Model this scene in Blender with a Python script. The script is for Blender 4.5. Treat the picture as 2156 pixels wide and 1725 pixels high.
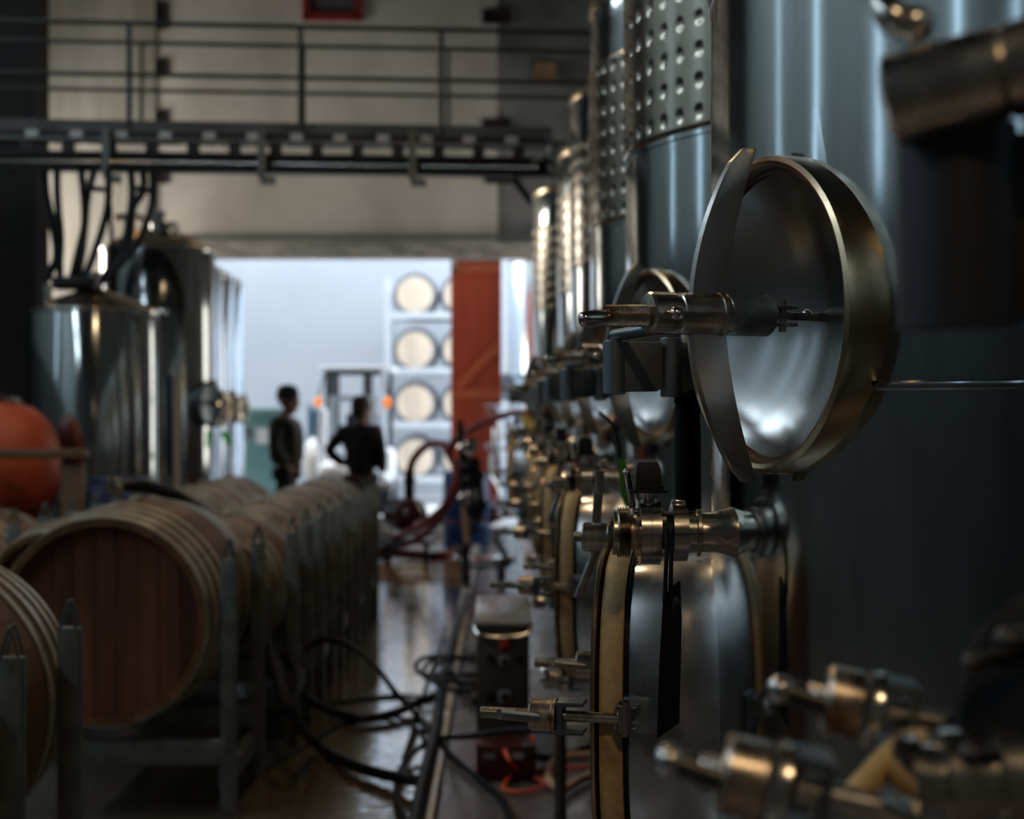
import bpy, bmesh, math, random
from mathutils import Vector, Matrix

random.seed(7)
PI = math.pi
scene = bpy.context.scene
for o in list(bpy.data.objects):
    bpy.data.objects.remove(o, do_unlink=True)
COL = scene.collection

# ------------------------------------------------------------------ camera
CAM_Z = 1.65
FPX = 3000.0            # focal length in pixels of the 2156 wide frame
VX, VY = 1060.0, 855.0  # where the level optical axis meets the frame


def at(px, py, Y):
    """world point at distance Y along the hall"""
    return Vector(((px - VX) * Y / FPX, Y, CAM_Z - (py - VY) * Y / FPX))


cd = bpy.data.cameras.new('camera')
cam = bpy.data.objects.new('camera', cd)
COL.objects.link(cam)
cam.location = (0, 0, CAM_Z)
cam.rotation_euler = (PI / 2, 0, 0)
cd.sensor_fit = 'HORIZONTAL'
cd.sensor_width = 36.0
cd.lens = FPX / 2156 * 36.0
cd.shift_x = (1078 - VX) / 2156
cd.shift_y = -(862.5 - VY) / 2156
cd.clip_start = 0.05
cd.clip_end = 200
cd.dof.use_dof = True
cd.dof.focus_distance = 2.22
cd.dof.aperture_fstop = 3.4
scene.camera = cam

# ------------------------------------------------------------------ view, world
vs = scene.view_settings
vs.view_transform = 'Standard'
vs.look = 'None'
vs.gamma = 1.0
vs.use_curve_mapping = False
vs.exposure = 0.15
cy = scene.cycles
cy.use_denoising = True
cy.max_bounces = 8
cy.diffuse_bounces = 4
cy.glossy_bounces = 5
cy.transmission_bounces = 4
cy.caustics_reflective = False
cy.caustics_refractive = False
cy.sample_clamp_indirect = 4.0
cy.blur_glossy = 0.5

world = bpy.data.worlds.new('overcast_sky')
scene.world = world
world.use_nodes = True
wn = world.node_tree.nodes
wn['Background'].inputs[0].default_value = (0.76, 0.87, 1.0, 1)
wn['Background'].inputs[1].default_value = 5.2


def lamp_light(name, kind, loc, energy, color, target=None, **kw):
    ld = bpy.data.lights.new(name, kind)
    ld.energy = energy
    ld.color = color
    for k, v in kw.items():
        setattr(ld, k, v)
    o = bpy.data.objects.new(name, ld)
    COL.objects.link(o)
    o.location = loc
    if target is not None:
        o.rotation_euler = (Vector(target) - Vector(loc)).to_track_quat('-Z', 'Y').to_euler()
    return o


COOL = (0.62, 0.82, 1.0)
WARM = (1.0, 0.72, 0.42)
WARMW = (1.0, 0.88, 0.72)
lamp_light('sun', 'SUN', (6, 30, 20), 1.6, (1.0, 0.95, 0.88), target=(2.0, 26, 0), angle=0.03)

# ------------------------------------------------------------------ materials
MATS = {}


def pbr(name, col, rough=0.5, metal=0.0, var=0.12, scale=6.0, stretch=(1, 1, 1), bump=0.0,
        rvar=0.0, emis=None, estr=0.0, rand=0.0, aniso=0.0, coat=0.0, spec=None, detail=5.0, dirt=None, dscale=1.2, dlo=0.5, dhi=0.7):
    m = bpy.data.materials.new(name)
    m.use_nodes = True
    nt = m.node_tree
    N, L = nt.nodes, nt.links
    b = N['Principled BSDF']
    b.inputs['Metallic'].default_value = metal
    b.inputs['Roughness'].default_value = rough
    if spec is not None:
        b.inputs['Specular IOR Level'].default_value = spec
    if coat:
        b.inputs['Coat Weight'].default_value = coat
        b.inputs['Coat Roughness'].default_value = 0.1
    if aniso:
        b.inputs['Anisotropic'].default_value = aniso
    tc = N.new('ShaderNodeTexCoord')
    mp = N.new('ShaderNodeMapping')
    mp.inputs['Scale'].default_value = stretch
    L.new(tc.outputs['Object'], mp.inputs['Vector'])
    nz = N.new('ShaderNodeTexNoise')
    nz.inputs['Scale'].default_value = scale
    nz.inputs['Detail'].default_value = detail
    L.new(mp.outputs[0], nz.inputs['Vector'])
    mx = N.new('ShaderNodeMix')
    mx.data_type = 'RGBA'
    c0 = [max(0, c * (1 - var)) for c in col]
    c1 = [min(1, c * (1 + var)) for c in col]
    mx.inputs['A'].default_value = (*c0, 1)
    mx.inputs['B'].default_value = (*c1, 1)
    cr = N.new('ShaderNodeMapRange')
    cr.inputs['From Min'].default_value = 0.35
    cr.inputs['From Max'].default_value = 0.65
    L.new(nz.outputs['Fac'], cr.inputs['Value'])
    L.new(cr.outputs[0], mx.inputs['Factor'])
    out = mx.outputs['Result']
    if dirt is not None:
        n2 = N.new('ShaderNodeTexNoise')
        n2.inputs['Scale'].default_value = dscale
        n2.inputs['Detail'].default_value = 6
        L.new(mp.outputs[0], n2.inputs['Vector'])
        r2 = N.new('ShaderNodeMapRange')
        r2.inputs['From Min'].default_value = dlo
        r2.inputs['From Max'].default_value = dhi
        L.new(n2.outputs['Fac'], r2.inputs['Value'])
        m2 = N.new('ShaderNodeMix')
        m2.data_type = 'RGBA'
        L.new(r2.outputs[0], m2.inputs['Factor'])
        L.new(out, m2.inputs['A'])
        m2.inputs['B'].default_value = (*dirt, 1)
        out = m2.outputs['Result']
    if rand:
        oi = N.new('ShaderNodeObjectInfo')
        hs = N.new('ShaderNodeHueSaturation')
        rr = N.new('ShaderNodeMapRange')
        rr.inputs['To Min'].default_value = 1 - rand
        rr.inputs['To Max'].default_value = 1 + rand
        L.new(oi.outputs['Random'], rr.inputs['Value'])
        L.new(rr.outputs[0], hs.inputs['Value'])
        L.new(out, hs.inputs['Color'])
        out = hs.outputs['Color']
    L.new(out, b.inputs['Base Color'])
    if rvar:
        mr = N.new('ShaderNodeMapRange')
        mr.inputs['From Min'].default_value = 0.3
        mr.inputs['From Max'].default_value = 0.7
        mr.inputs['To Min'].default_value = max(0.02, rough - rvar)
        mr.inputs['To Max'].default_value = rough + rvar
        L.new(nz.outputs['Fac'], mr.inputs['Value'])
        L.new(mr.outputs[0], b.inputs['Roughness'])
    if bump:
        bp = N.new('ShaderNodeBump')
        bp.inputs['Strength'].default_value = bump
        bp.inputs['Distance'].default_value = 0.01
        L.new(nz.outputs['Fac'], bp.inputs['Height'])
        L.new(bp.outputs[0], b.inputs['Normal'])
    if emis:
        b.inputs['Emission Color'].default_value = (*emis, 1)
        b.inputs['Emission Strength'].default_value = estr
    MATS[name] = m
    return m


tank_steel = pbr('tank_steel', (0.46, 0.485, 0.475), 0.125, 1.0, 0.05, 3, (6, 6, 0.25), bump=0.006, rvar=0.015)
bright_steel = pbr('bright_steel', (0.60, 0.57, 0.52), 0.20, 1.0, 0.10, 20, rvar=0.06)
brushed_steel = pbr('brushed_steel', (0.56, 0.43, 0.28), 0.24, 1.0, 0.07, 9, rvar=0.03, detail=2)
fitting_steel = pbr('fitting_steel', (0.56, 0.51, 0.44), 0.24, 1.0, 0.15, 30, rvar=0.07, dirt=(0.20, 0.15, 0.10), dscale=18, dlo=0.56, dhi=0.72)
rusty_steel = pbr('rusty_steel', (0.50, 0.42, 0.33), 0.32, 1.0, 0.2, 40, rvar=0.1, dirt=(0.22, 0.11, 0.05), dscale=25, dlo=0.47, dhi=0.62)
lid_steel = pbr('lid_steel', (0.40, 0.40, 0.385), 0.23, 1.0, 0.08, 4, (1, 1, 0.4), rvar=0.04, detail=2)
dark_steel = pbr('dark_steel', (0.16, 0.19, 0.21), 0.38, 0.9, 0.12, 20)
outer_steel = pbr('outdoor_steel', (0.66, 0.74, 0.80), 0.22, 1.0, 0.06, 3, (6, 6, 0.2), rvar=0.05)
galv = pbr('galvanised', (0.15, 0.165, 0.145), 0.5, 0.5, 0.25, 14, rvar=0.1)
hoop_m = pbr('hoop_steel', (0.50, 0.46, 0.35), 0.36, 0.55, 0.2, 15, rvar=0.1)
wood_m = pbr('oak_stave', (0.19, 0.095, 0.036), 0.55, 0, 0.25, 6, (1, 0.15, 1), rand=0.3, bump=0.1, dirt=(0.08, 0.045, 0.025), dscale=2.0, dlo=0.40, dhi=0.90)
headw_m = pbr('oak_head', (0.17, 0.060, 0.028), 0.55, 0, 0.3, 5, (2.5, 1, 0.3), rand=0.22, bump=0.1, dirt=(0.05, 0.02, 0.015), dscale=1.6, dlo=0.5, dhi=0.75)
palehead_m = pbr('pale_oak', (0.66, 0.54, 0.41), 0.5, 0, 0.1, 5, (1, 1, 0.2), rand=0.06)
palestave_m = pbr('pale_oak_stave', (0.15, 0.155, 0.17), 0.6, 0, 0.2, 5, (1, 0.2, 1))
gasket_m = pbr('tan_gasket', (0.66, 0.45, 0.20), 0.55, 0, 0.12, 60, dirt=(0.25, 0.13, 0.05), dscale=9, dlo=0.56, dhi=0.78, bump=0.05)
black_m = pbr('black_plastic', (0.010, 0.010, 0.011), 0.5, 0, 0.2, 20, spec=0.25)
tag_m = pbr('black_tag', (0.006, 0.006, 0.006), 0.45, 0, 0.2, 20, spec=0.2)
foam_m = pbr('black_foam', (0.008, 0.008, 0.008), 0.8, 0, 0.2, 40, bump=0.1, spec=0.15)
rubber_m = pbr('black_rubber', (0.007, 0.008, 0.010), 0.45, 0, 0.3, 30, spec=0.25)
redhose_m = pbr('red_hose', (0.20, 0.008, 0.014), 0.45, 0, 0.2, 20, spec=0.25)
yelhose_m = pbr('amber_hose', (0.55, 0.30, 0.08), 0.35, 0, 0.2, 12)
palehose_m = pbr('pale_hose', (0.55, 0.33, 0.20), 0.4, 0, 0.15, 12)
orangecord_m = pbr('orange_cord', (0.75, 0.10, 0.03), 0.45, 0, 0.1, 20)
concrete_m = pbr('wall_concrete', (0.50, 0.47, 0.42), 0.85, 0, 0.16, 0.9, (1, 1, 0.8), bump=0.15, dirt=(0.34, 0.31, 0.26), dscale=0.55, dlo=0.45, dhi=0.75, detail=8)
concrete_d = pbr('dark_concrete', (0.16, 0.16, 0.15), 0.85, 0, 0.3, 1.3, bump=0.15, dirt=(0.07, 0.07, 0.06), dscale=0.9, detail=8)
pillar_m = pbr('pale_concrete', (0.33, 0.31, 0.27), 0.8, 0, 0.14, 1.5, (3, 3, 0.4), bump=0.1, dirt=(0.27, 0.24, 0.19), dscale=1.0, detail=8)
lintel_m = pbr('lintel_concrete', (0.30, 0.28, 0.25), 0.85, 0, 0.35, 3, (1, 1, 3), bump=0.2)
clad_m = pbr('wall_cladding', (0.42, 0.46, 0.44), 0.75, 0, 0.2, 1.0, (1, 1, 0.3))
ceil_m = pbr('ceiling_steel', (0.06, 0.065, 0.065), 0.8, 0, 0.2, 1.5)
hole_m = pbr('dark_recess', (0.015, 0.008, 0.006), 0.9, 0, 0.2, 8)
terra_m = pbr('terracotta', (0.32, 0.19, 0.11), 0.85, 0, 0.2, 5)
redpaint_m = pbr('red_frame_paint', (0.20, 0.012, 0.012), 0.5, 0, 0.15, 6)
reddoor_m = pbr('red_boards', (0.42, 0.055, 0.020), 0.6, 0, 0.14, 3, (4, 4, 0.3), rand=0.1)
redrail_m = pbr('red_rails', (0.50, 0.10, 0.035), 0.6, 0, 0.12, 3)
outwall_m = pbr('white_render', (0.40, 0.415, 0.44), 0.85, 0, 0.05, 0.5, dirt=(0.36, 0.38, 0.41), dscale=0.35)
outground_m = pbr('yard_concrete', (0.55, 0.55, 0.54), 0.55, 0, 0.1, 1.0)
whitemetal_m = pbr('white_paint', (0.82, 0.84, 0.86), 0.4, 0, 0.05, 5)
teal_m = pbr('teal_paint', (0.17, 0.34, 0.34), 0.5, 0, 0.12, 3)
paper_m = pbr('white_paper', (0.85, 0.86, 0.9), 0.6, 0, 0.02, 5)
orange_m = pbr('orange_plastic', (0.52, 0.085, 0.03), 0.5, 0, 0.12, 4)
blue_m = pbr('blue_plastic', (0.012, 0.085, 0.30), 0.4, 0, 0.1, 5)
navy_m = pbr('navy_plastic', (0.010, 0.025, 0.10), 0.5, 0, 0.15, 5)
brownwood_m = pbr('stained_wood', (0.12, 0.07, 0.03), 0.6, 0, 0.25, 5, (1, 1, 0.2))
box_m = pbr('cabinet_brown', (0.075, 0.048, 0.032), 0.5, 0.2, 0.15, 8)
redbtn_m = pbr('red_button', (0.70, 0.07, 0.02), 0.4, 0, 0.05, 8)
redbox_m = pbr('dark_red_paint', (0.06, 0.007, 0.007), 0.45, 0, 0.15, 8)
pump_m = pbr('pump_maroon', (0.055, 0.006, 0.006), 0.3, 0, 0.15, 8)
redled_m = pbr('red_pilot', (0.8, 0.02, 0.02), 0.4, emis=(1.0, 0.03, 0.02), estr=0.06)
grey_m = pbr('grey_plastic', (0.30, 0.29, 0.27), 0.5, 0, 0.1, 8)
guard_m = pbr('forklift_guard', (0.055, 0.062, 0.068), 0.5, 0.2, 0.1, 8)
amber_m = pbr('amber_lens', (0.9, 0.22, 0.02), 0.3, emis=(1.0, 0.22, 0.02), estr=0.6)
bluepanel_m = pbr('blue_sheet', (0.13, 0.24, 0.34), 0.45, 0, 0.2, 2, (8, 8, 0.1))
jacketA_m = pbr('olive_jacket', (0.020, 0.020, 0.011), 0.8, 0, 0.2, 12)
jacketB_m = pbr('navy_jacket', (0.010, 0.012, 0.018), 0.8, 0, 0.2, 12)
trouser_m = pbr('dark_trousers', (0.010, 0.011, 0.014), 0.85, 0, 0.2, 12)
skin_m = pbr('skin', (0.34, 0.17, 0.12), 0.5, 0, 0.08, 10)
hair_m = pbr('dark_hair', (0.015, 0.010, 0.008), 0.7, 0, 0.2, 40)
beanie_m = pbr('black_knit', (0.012, 0.013, 0.018), 0.9, 0, 0.25, 60, bump=0.2)
greentag_m = pbr('green_tag', (0.09, 0.30, 0.04), 0.45, 0, 0.1, 12)
redtag_m = pbr('red_tag', (0.22, 0.008, 0.012), 0.5, 0, 0.1, 12)
yellow_m = pbr('yellow_strap', (0.42, 0.25, 0.03), 0.5, 0, 0.1, 12)
lampshade_m = pbr('lamp_enamel', (0.25, 0.25, 0.24), 0.5, 0.3, 0.1, 8)
bulb_m = pbr('warm_bulb', (1, 0.9, 0.7), 0.5, emis=(1.0, 0.75, 0.45), estr=25.0)
tube_m = pbr('cool_diffuser', (0.8, 0.9, 1.0), 0.5, emis=(0.72, 0.87, 1.0), estr=85.0)
pane_m = pbr('lit_pane', (0.8, 0.9, 1.0), 0.5, emis=(0.55, 0.77, 1.0), estr=7.0)
pane_w = pbr('fill_pane_white', (0.9, 0.9, 0.9), 0.5, emis=(1.0, 0.95, 0.87), estr=13.0)


def wet_floor():
    m = bpy.data.materials.new('wet_concrete')
    m.use_nodes = True
    nt = m.node_tree
    N, L = nt.nodes, nt.links
    b = N['Principled BSDF']
    tc = N.new('ShaderNodeTexCoord')
    n1 = N.new('ShaderNodeTexNoise'); n1.inputs['Scale'].default_value = 0.9; n1.inputs['Detail'].default_value = 6
    n2 = N.new('ShaderNodeTexNoise'); n2.inputs['Scale'].default_value = 5; n2.inputs['Detail'].default_value = 8
    L.new(tc.outputs['Object'], n1.inputs['Vector']); L.new(tc.outputs['Object'], n2.inputs['Vector'])
    mx = N.new('ShaderNodeMix'); mx.data_type = 'RGBA'
    mx.inputs['A'].default_value = (0.085, 0.062, 0.040, 1)
    mx.inputs['B'].default_value = (0.16, 0.12, 0.082, 1)
    L.new(n2.outputs['Fac'], mx.inputs['Factor'])
    L.new(mx.outputs['Result'], b.inputs['Base Color'])
    mr = N.new('ShaderNodeMapRange')
    mr.inputs['From Min'].default_value = 0.42; mr.inputs['From Max'].default_value = 0.58
    mr.inputs['To Min'].default_value = 0.06; mr.inputs['To Max'].default_value = 0.24
    L.new(n1.outputs['Fac'], mr.inputs['Value'])
    L.new(mr.outputs[0], b.inputs['Roughness'])
    b.inputs['Specular IOR Level'].default_value = 0.8
    b.inputs['Coat Weight'].default_value = 1.0
    b.inputs['Coat IOR'].default_value = 2.1
    b.inputs['Coat Roughness'].default_value = 0.05
    mp = N.new('ShaderNodeMapping'); mp.inputs['Scale'].default_value = (1.4, 5, 1)
    L.new(tc.outputs['Object'], mp.inputs['Vector'])
    n3 = N.new('ShaderNodeTexNoise'); n3.inputs['Scale'].default_value = 3.0; n3.inputs['Detail'].default_value = 3
    L.new(mp.outputs[0], n3.inputs['Vector'])
    bp = N.new('ShaderNodeBump'); bp.inputs['Strength'].default_value = 0.22; bp.inputs['Distance'].default_value = 0.02
    L.new(n3.outputs['Fac'], bp.inputs['Height'])
    L.new(bp.outputs[0], b.inputs['Normal'])
    L.new(bp.outputs[0], b.inputs['Coat Normal'])
    return m


floor_m = wet_floor()


# ------------------------------------------------------------------ mesh helpers
def V(*a):
    return Vector(a)


def frame(o, u):
    """columns (v, w, u): u outward (horizontal), w up, v = up x u"""
    u = Vector(u).normalized()
    w = V(0, 0, 1)
    v = w.cross(u)
    M = Matrix((v, w, u)).transposed().to_4x4()
    M.translation = o
    return M


def axis_frame(p0, d):
    d = Vector(d).normalized()
    M = d.to_track_quat('Z', 'Y').to_matrix().to_4x4()
    M.translation = p0
    return M


def smooth_path(pts, n=6, closed=False):
    pts = [Vector(p) for p in pts]
    out = []
    L = len(pts)
    rng = range(L) if closed else range(L - 1)
    for i in rng:
        if closed:
            p0, p1, p2, p3 = pts[(i - 1) % L], pts[i], pts[(i + 1) % L], pts[(i + 2) % L]
        else:
            p0, p1, p2, p3 = pts[max(i - 1, 0)], pts[i], pts[i + 1], pts[min(i + 2, L - 1)]
        for k in range(n):
            t = k / n
            out.append(0.5 * ((2 * p1) + (p2 - p0) * t + (2 * p0 - 5 * p1 + 4 * p2 - p3) * t * t + (3 * p1 - p0 - 3 * p2 + p3) * t ** 3))
    if not closed:
        out.append(pts[-1])
    return out


class MB:
    def __init__(self):
        self.bm = bmesh.new()

    def _vs(self, pts, M=None):
        return [self.bm.verts.new(M @ Vector(p) if M else Vector(p)) for p in pts]

    def _f(self, vs):
        try:
            self.bm.faces.new(vs)
        except ValueError:
            pass

    def box(self, c, s, M=None, bevel=0.0, rz=0.0):
        c = Vector(c)
        hx, hy, hz = s[0] / 2, s[1] / 2, s[2] / 2
        R = Matrix.Rotation(rz, 4, 'Z') if rz else None
        T = Matrix.Translation(c)
        MM = (M if M else Matrix.Identity(4)) @ T @ (R if R else Matrix.Identity(4))
        r = bmesh.ops.create_cube(self.bm, size=1.0, matrix=MM @ Matrix.Diagonal((s[0], s[1], s[2], 1)))
        if bevel:
            es = {e for v in r['verts'] for e in v.link_edges}
            bmesh.ops.bevel(self.bm, geom=list(es), offset=bevel, segments=2, affect='EDGES', profile=0.5)
        return self

    def rings(self, rings, closed=True, cap0=True, cap1=True, M=None, loop=False):
        rv = [self._vs(r, M) for r in rings]
        n = len(rv[0])
        pairs = list(zip(rv[:-1], rv[1:]))
        if loop:
            pairs.append((rv[-1], rv[0]))
        for a, b in pairs:
            for i in range(n if closed else n - 1):
                j = (i + 1) % n
                self._f((a[i], a[j], b[j], b[i]))
        if not loop:
            if cap0:
                self._f(list(reversed(rv[0])))
            if cap1:
                self._f(rv[-1])
        return self

    def lathe(self, prof, seg=32, M=None, cap0=True, cap1=True, loop=False, a0=0.0, a1=2 * PI):
        rs = []
        full = abs(a1 - a0 - 2 * PI) < 1e-6
        for r, h in prof:
            r = max(r, 1e-5)
            k = seg if full else seg + 1
            rs.append([(r * math.cos(a0 + (a1 - a0) * i / seg), r * math.sin(a0 + (a1 - a0) * i / seg), h) for i in range(k)])
        return self.rings(rs, full, cap0, cap1, M, loop)

    def cyl(self, p0, p1, r0, r1=None, seg=16):
        p0, p1 = Vector(p0), Vector(p1)
        d = p1 - p0
        return self.lathe([(r0, 0), (r0 if r1 is None else r1, d.length)], seg, axis_frame(p0, d))

    def capsule(self, p0, p1, r, seg=14):
        p0, p1 = Vector(p0), Vector(p1)
        d = p1 - p0
        L = d.length
        pr = [(r * 0.02, 0), (r * 0.6, r * 0.1), (r * 0.9, r * 0.35), (r, r * 0.7), (r, L - r * 0.7), (r * 0.9, L - r * 0.35), (r * 0.6, L - r * 0.1), (r * 0.02, L)]
        return self.lathe(pr, seg, axis_frame(p0, d))

    def thread(self, p0, p1, r, pitch=0.003, depth=0.0012, seg=20):
        p0, p1 = Vector(p0), Vector(p1)
        d = p1 - p0
        n = max(2, int(d.length / pitch))
        pr = []
        for i in range(n):
            h = d.length * i / n
            pr += [(r - depth, h), (r, h + d.length / n * 0.5)]
        pr.append((r - depth, d.length))
        return self.lathe(pr, seg, axis_frame(p0, d))

    def tube(self, pts, r, seg=8, n=6, closed=False):
        P = smooth_path(pts, n, closed)
        rs = []
        up = None
        m = len(P)
        for i, p in enumerate(P):
            if closed:
                d = P[(i + 1) % m] - P[i - 1]
            else:
                d = P[min(i + 1, m - 1)] - P[max(i - 1, 0)]
            if d.length < 1e-9:
                d = V(0, 0, 1)
            d.normalize()
            if up is None:
                up = d.orthogonal().normalized()
            up = (up - d * up.dot(d))
            if up.length < 1e-6:
                up = d.orthogonal()
            up.normalize()
            s = d.cross(up)
            rs.append([p + r * (math.cos(2 * PI * k / seg) * up + math.sin(2 * PI * k / seg) * s) for k in range(seg)])
        return self.rings(rs, True, True, True, None, closed)

    def prism(self, poly, h0, h1, M=None, bevel=0.0):
        a = self._vs([(p[0], p[1], h0) for p in poly], M)
        b = self._vs([(p[0], p[1], h1) for p in poly], M)
        n = len(poly)
        for i in range(n):
            j = (i + 1) % n
            self._f((a[i], a[j], b[j], b[i]))
        self._f(list(reversed(a)))
        self._f(b)
        if bevel:
            es = {e for v in a + b for e in v.link_edges}
            bmesh.ops.bevel(self.bm, geom=list(es), offset=bevel, segments=2, affect='EDGES', profile=0.5)
        return self

    def ball(self, c, r, s=(1, 1, 1), seg=16, rings=10, M=None):
        T = (M if M else Matrix.Identity(4)) @ Matrix.Translation(Vector(c)) @ Matrix.Diagonal((s[0], s[1], s[2], 1))
        bmesh.ops.create_uvsphere(self.bm, u_segments=seg, v_segments=rings, radius=r, matrix=T)
        return self

    def mesh(self, name, mat, smooth=True, angle=35):
        bmesh.ops.recalc_face_normals(self.bm, faces=self.bm.faces)
        me = bpy.data.meshes.new(name)
        self.bm.to_mesh(me)
        self.bm.free()
        if mat:
            me.materials.append(mat)
        if smooth:
            me.shade_smooth()
            me.set_sharp_from_angle(angle=math.radians(angle))
        return me

    def build(self, name, mat, parent=None, label=None, smooth=True, angle=35):
        return link(name, self.mesh(name, mat, smooth, angle), parent, label)


def world_loc(o):
    p = Vector(o.location)
    while o.parent:
        o = o.parent
        p = p + o.location
    return p


def link(name, me, parent=None, label=None):
    o = bpy.data.objects.new(name, me)
    COL.objects.link(o)
    if parent:
        o.parent = parent
        # meshes are written in world (or prototype) coordinates
        o.matrix_parent_inverse = Matrix.Translation(-ROOTLOC.get(parent.name, Vector((0, 0, 0))))
        ROOTLOC[o.name] = Vector((0, 0, 0)) if parent.name in ROOTLOC or True else Vector((0, 0, 0))
    if label:
        o['label'] = label
    return o


ROOTLOC = {}


def thing(name, label, cat, loc=(0, 0, 0), group=None):
    o = bpy.data.objects.new(name, None)
    COL.objects.link(o)
    o.location = loc
    o.empty_display_size = 0.1
    ROOTLOC[o.name] = Vector(loc)
    tag(o, label, cat, group)
    return o


def tag(o, label, cat, group=None, kind=None):
    o['label'] = label
    o['category'] = cat
    if group:
        o['group'] = group
    if kind:
        o['kind'] = kind
    return o


def struct(o):
    o['kind'] = 'structure'
    return o


def copy_tree(o, parent=None):
    c = o.copy()
    COL.objects.link(c)
    if parent:
        c.parent = parent
    for ch in o.children:
        copy_tree(ch, c)
    return c


def place(root, loc, rz=0.0, label=None, scale=None):
    root.location = loc
    root.rotation_euler = (0, 0, rz)
    if label:
        root['label'] = label
    if scale:
        root.scale = scale
    return root


# ================================================================== SETTING
def slab(name, c, s, mat):
    return struct(MB().box(c, s).build(name, mat, smooth=False))


DOOR_Y = 19.0
XL, XR = -7.2, 2.35
CEIL = 7.6
slab('floor', ((XL + XR) / 2, 7.5, -0.1), (XR - XL, 23.4, 0.2), floor_m)
# raised plinth the tanks stand on, with a pale kerb edge
struct(MB().box((1.04, 8.0, 0.04), (2.58, 21.6, 0.08)).build('trim_1', pbr('plinth_concrete', (0.13, 0.11, 0.105), 0.26, 0, 0.25, 2.2, rvar=0.1, bump=0.05), smooth=False))
struct(MB().box((-0.31, 8.0, 0.043), (0.09, 21.6, 0.086), bevel=0.008).build('trim_2', pbr('kerb_edge', (0.78, 0.76, 0.76), 0.25, 0, 0.2, 3, rvar=0.1), smooth=False))
slab('wall_left', (XL - 0.1, 7.5, CEIL / 2), (0.2, 23.4, CEIL), clad_m)
slab('trim_9', (XL + 0.02, 7.5, 1.45), (0.08, 23.4, 2.9), pbr('dark_reflection_band', (0.13, 0.155, 0.165), 0.7, 0, 0.25, 1.5))  # added dark band so the lower tank shells reflect something dark
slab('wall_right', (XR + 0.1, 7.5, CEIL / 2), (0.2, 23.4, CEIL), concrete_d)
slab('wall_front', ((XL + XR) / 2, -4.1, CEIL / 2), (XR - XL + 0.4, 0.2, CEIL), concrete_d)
slab('ceiling', ((XL + XR) / 2, 7.5, CEIL + 0.1), (XR - XL + 0.4, 23.6, 0.2), ceil_m)
for k in range(6):
    slab('trim_%d' % (10 + k), ((XL + XR) / 2, -2 + 4 * k, CEIL - 0.15), (XR - XL, 0.16, 0.3), ceil_m)

# back wall, with the big doorway
ox0, ox1 = -4.15, 0.62
lint0 = 3.63
jx = (1048 - VX) / FPX * DOOR_Y          # where the paler concrete ends
wb = MB().box(((XL + ox0) / 2, DOOR_Y + 0.15, CEIL / 2), (ox0 - XL, 0.3, CEIL))
wb.box(((ox0 + jx) / 2, DOOR_Y + 0.15, (lint0 + 0.2 + CEIL) / 2), (jx - ox0, 0.3, CEIL - lint0 - 0.2))
wall_back = struct(wb.build('wall_back', concrete_m, smooth=False))
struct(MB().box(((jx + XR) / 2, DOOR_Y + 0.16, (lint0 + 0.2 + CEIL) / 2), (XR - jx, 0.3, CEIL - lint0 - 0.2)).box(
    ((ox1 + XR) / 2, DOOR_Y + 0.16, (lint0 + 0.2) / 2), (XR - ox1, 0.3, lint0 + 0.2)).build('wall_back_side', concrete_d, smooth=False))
struct(MB().box(((ox0 + ox1) / 2, DOOR_Y + 0.13, lint0 + 0.1), (ox1 - ox0 + 0.3, 0.34, 0.2)).build('beam_lintel', lintel_m, smooth=False))
struct(MB().box(((ox0 + ox1) / 2, DOOR_Y - 0.08, lint0 + 0.27), (ox1 - ox0 + 0.4, 0.12, 0.05)).build('trim_3', galv, smooth=False))
# pale pillar and dark partition
px0, px1 = at(78, 0, 18.84).x, at(322, 0, 18.84).x
slab('pillar', ((px0 + px1) / 2, 18.985, CEIL / 2), (px1 - px0, 0.05, CEIL), pillar_m)
wx = at(74, 0, 13).x
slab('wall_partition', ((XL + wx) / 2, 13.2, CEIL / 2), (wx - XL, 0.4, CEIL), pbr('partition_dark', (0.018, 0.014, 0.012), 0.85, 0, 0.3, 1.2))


def recess(px, py, w, h, mat, nm, lab, Y=DOOR_Y, cat='recess', grp=None):
    c = at(px, py, Y)
    s = Y / FPX
    r = thing(nm, lab, cat, (c.x, Y, c.z), grp)
    ww, hh = w * s / 2, h * s / 2
    t = 0.03
    for (cx, cz, sx, sz) in ((0, hh, ww * 2 + t, t), (0, -hh, ww * 2 + t, t), (ww, 0, t, hh * 2), (-ww, 0, t, hh * 2)):
        pass
    MB().box((c.x, Y - 0.006, c.z), (ww * 2, 0.012, hh * 2)).build('back_plate', mat, r, smooth=False)
    f = MB()
    f.box((c.x, Y - 0.02, c.z + hh), (ww * 2 + t, 0.04, t)).box((c.x, Y - 0.02, c.z - hh), (ww * 2 + t, 0.04, t))
    f.box((c.x + ww, Y - 0.02, c.z), (t, 0.04, hh * 2)).box((c.x - ww, Y - 0.02, c.z), (t, 0.04, hh * 2))
    f.build('rim', mat, r, smooth=False)
    return r


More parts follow.
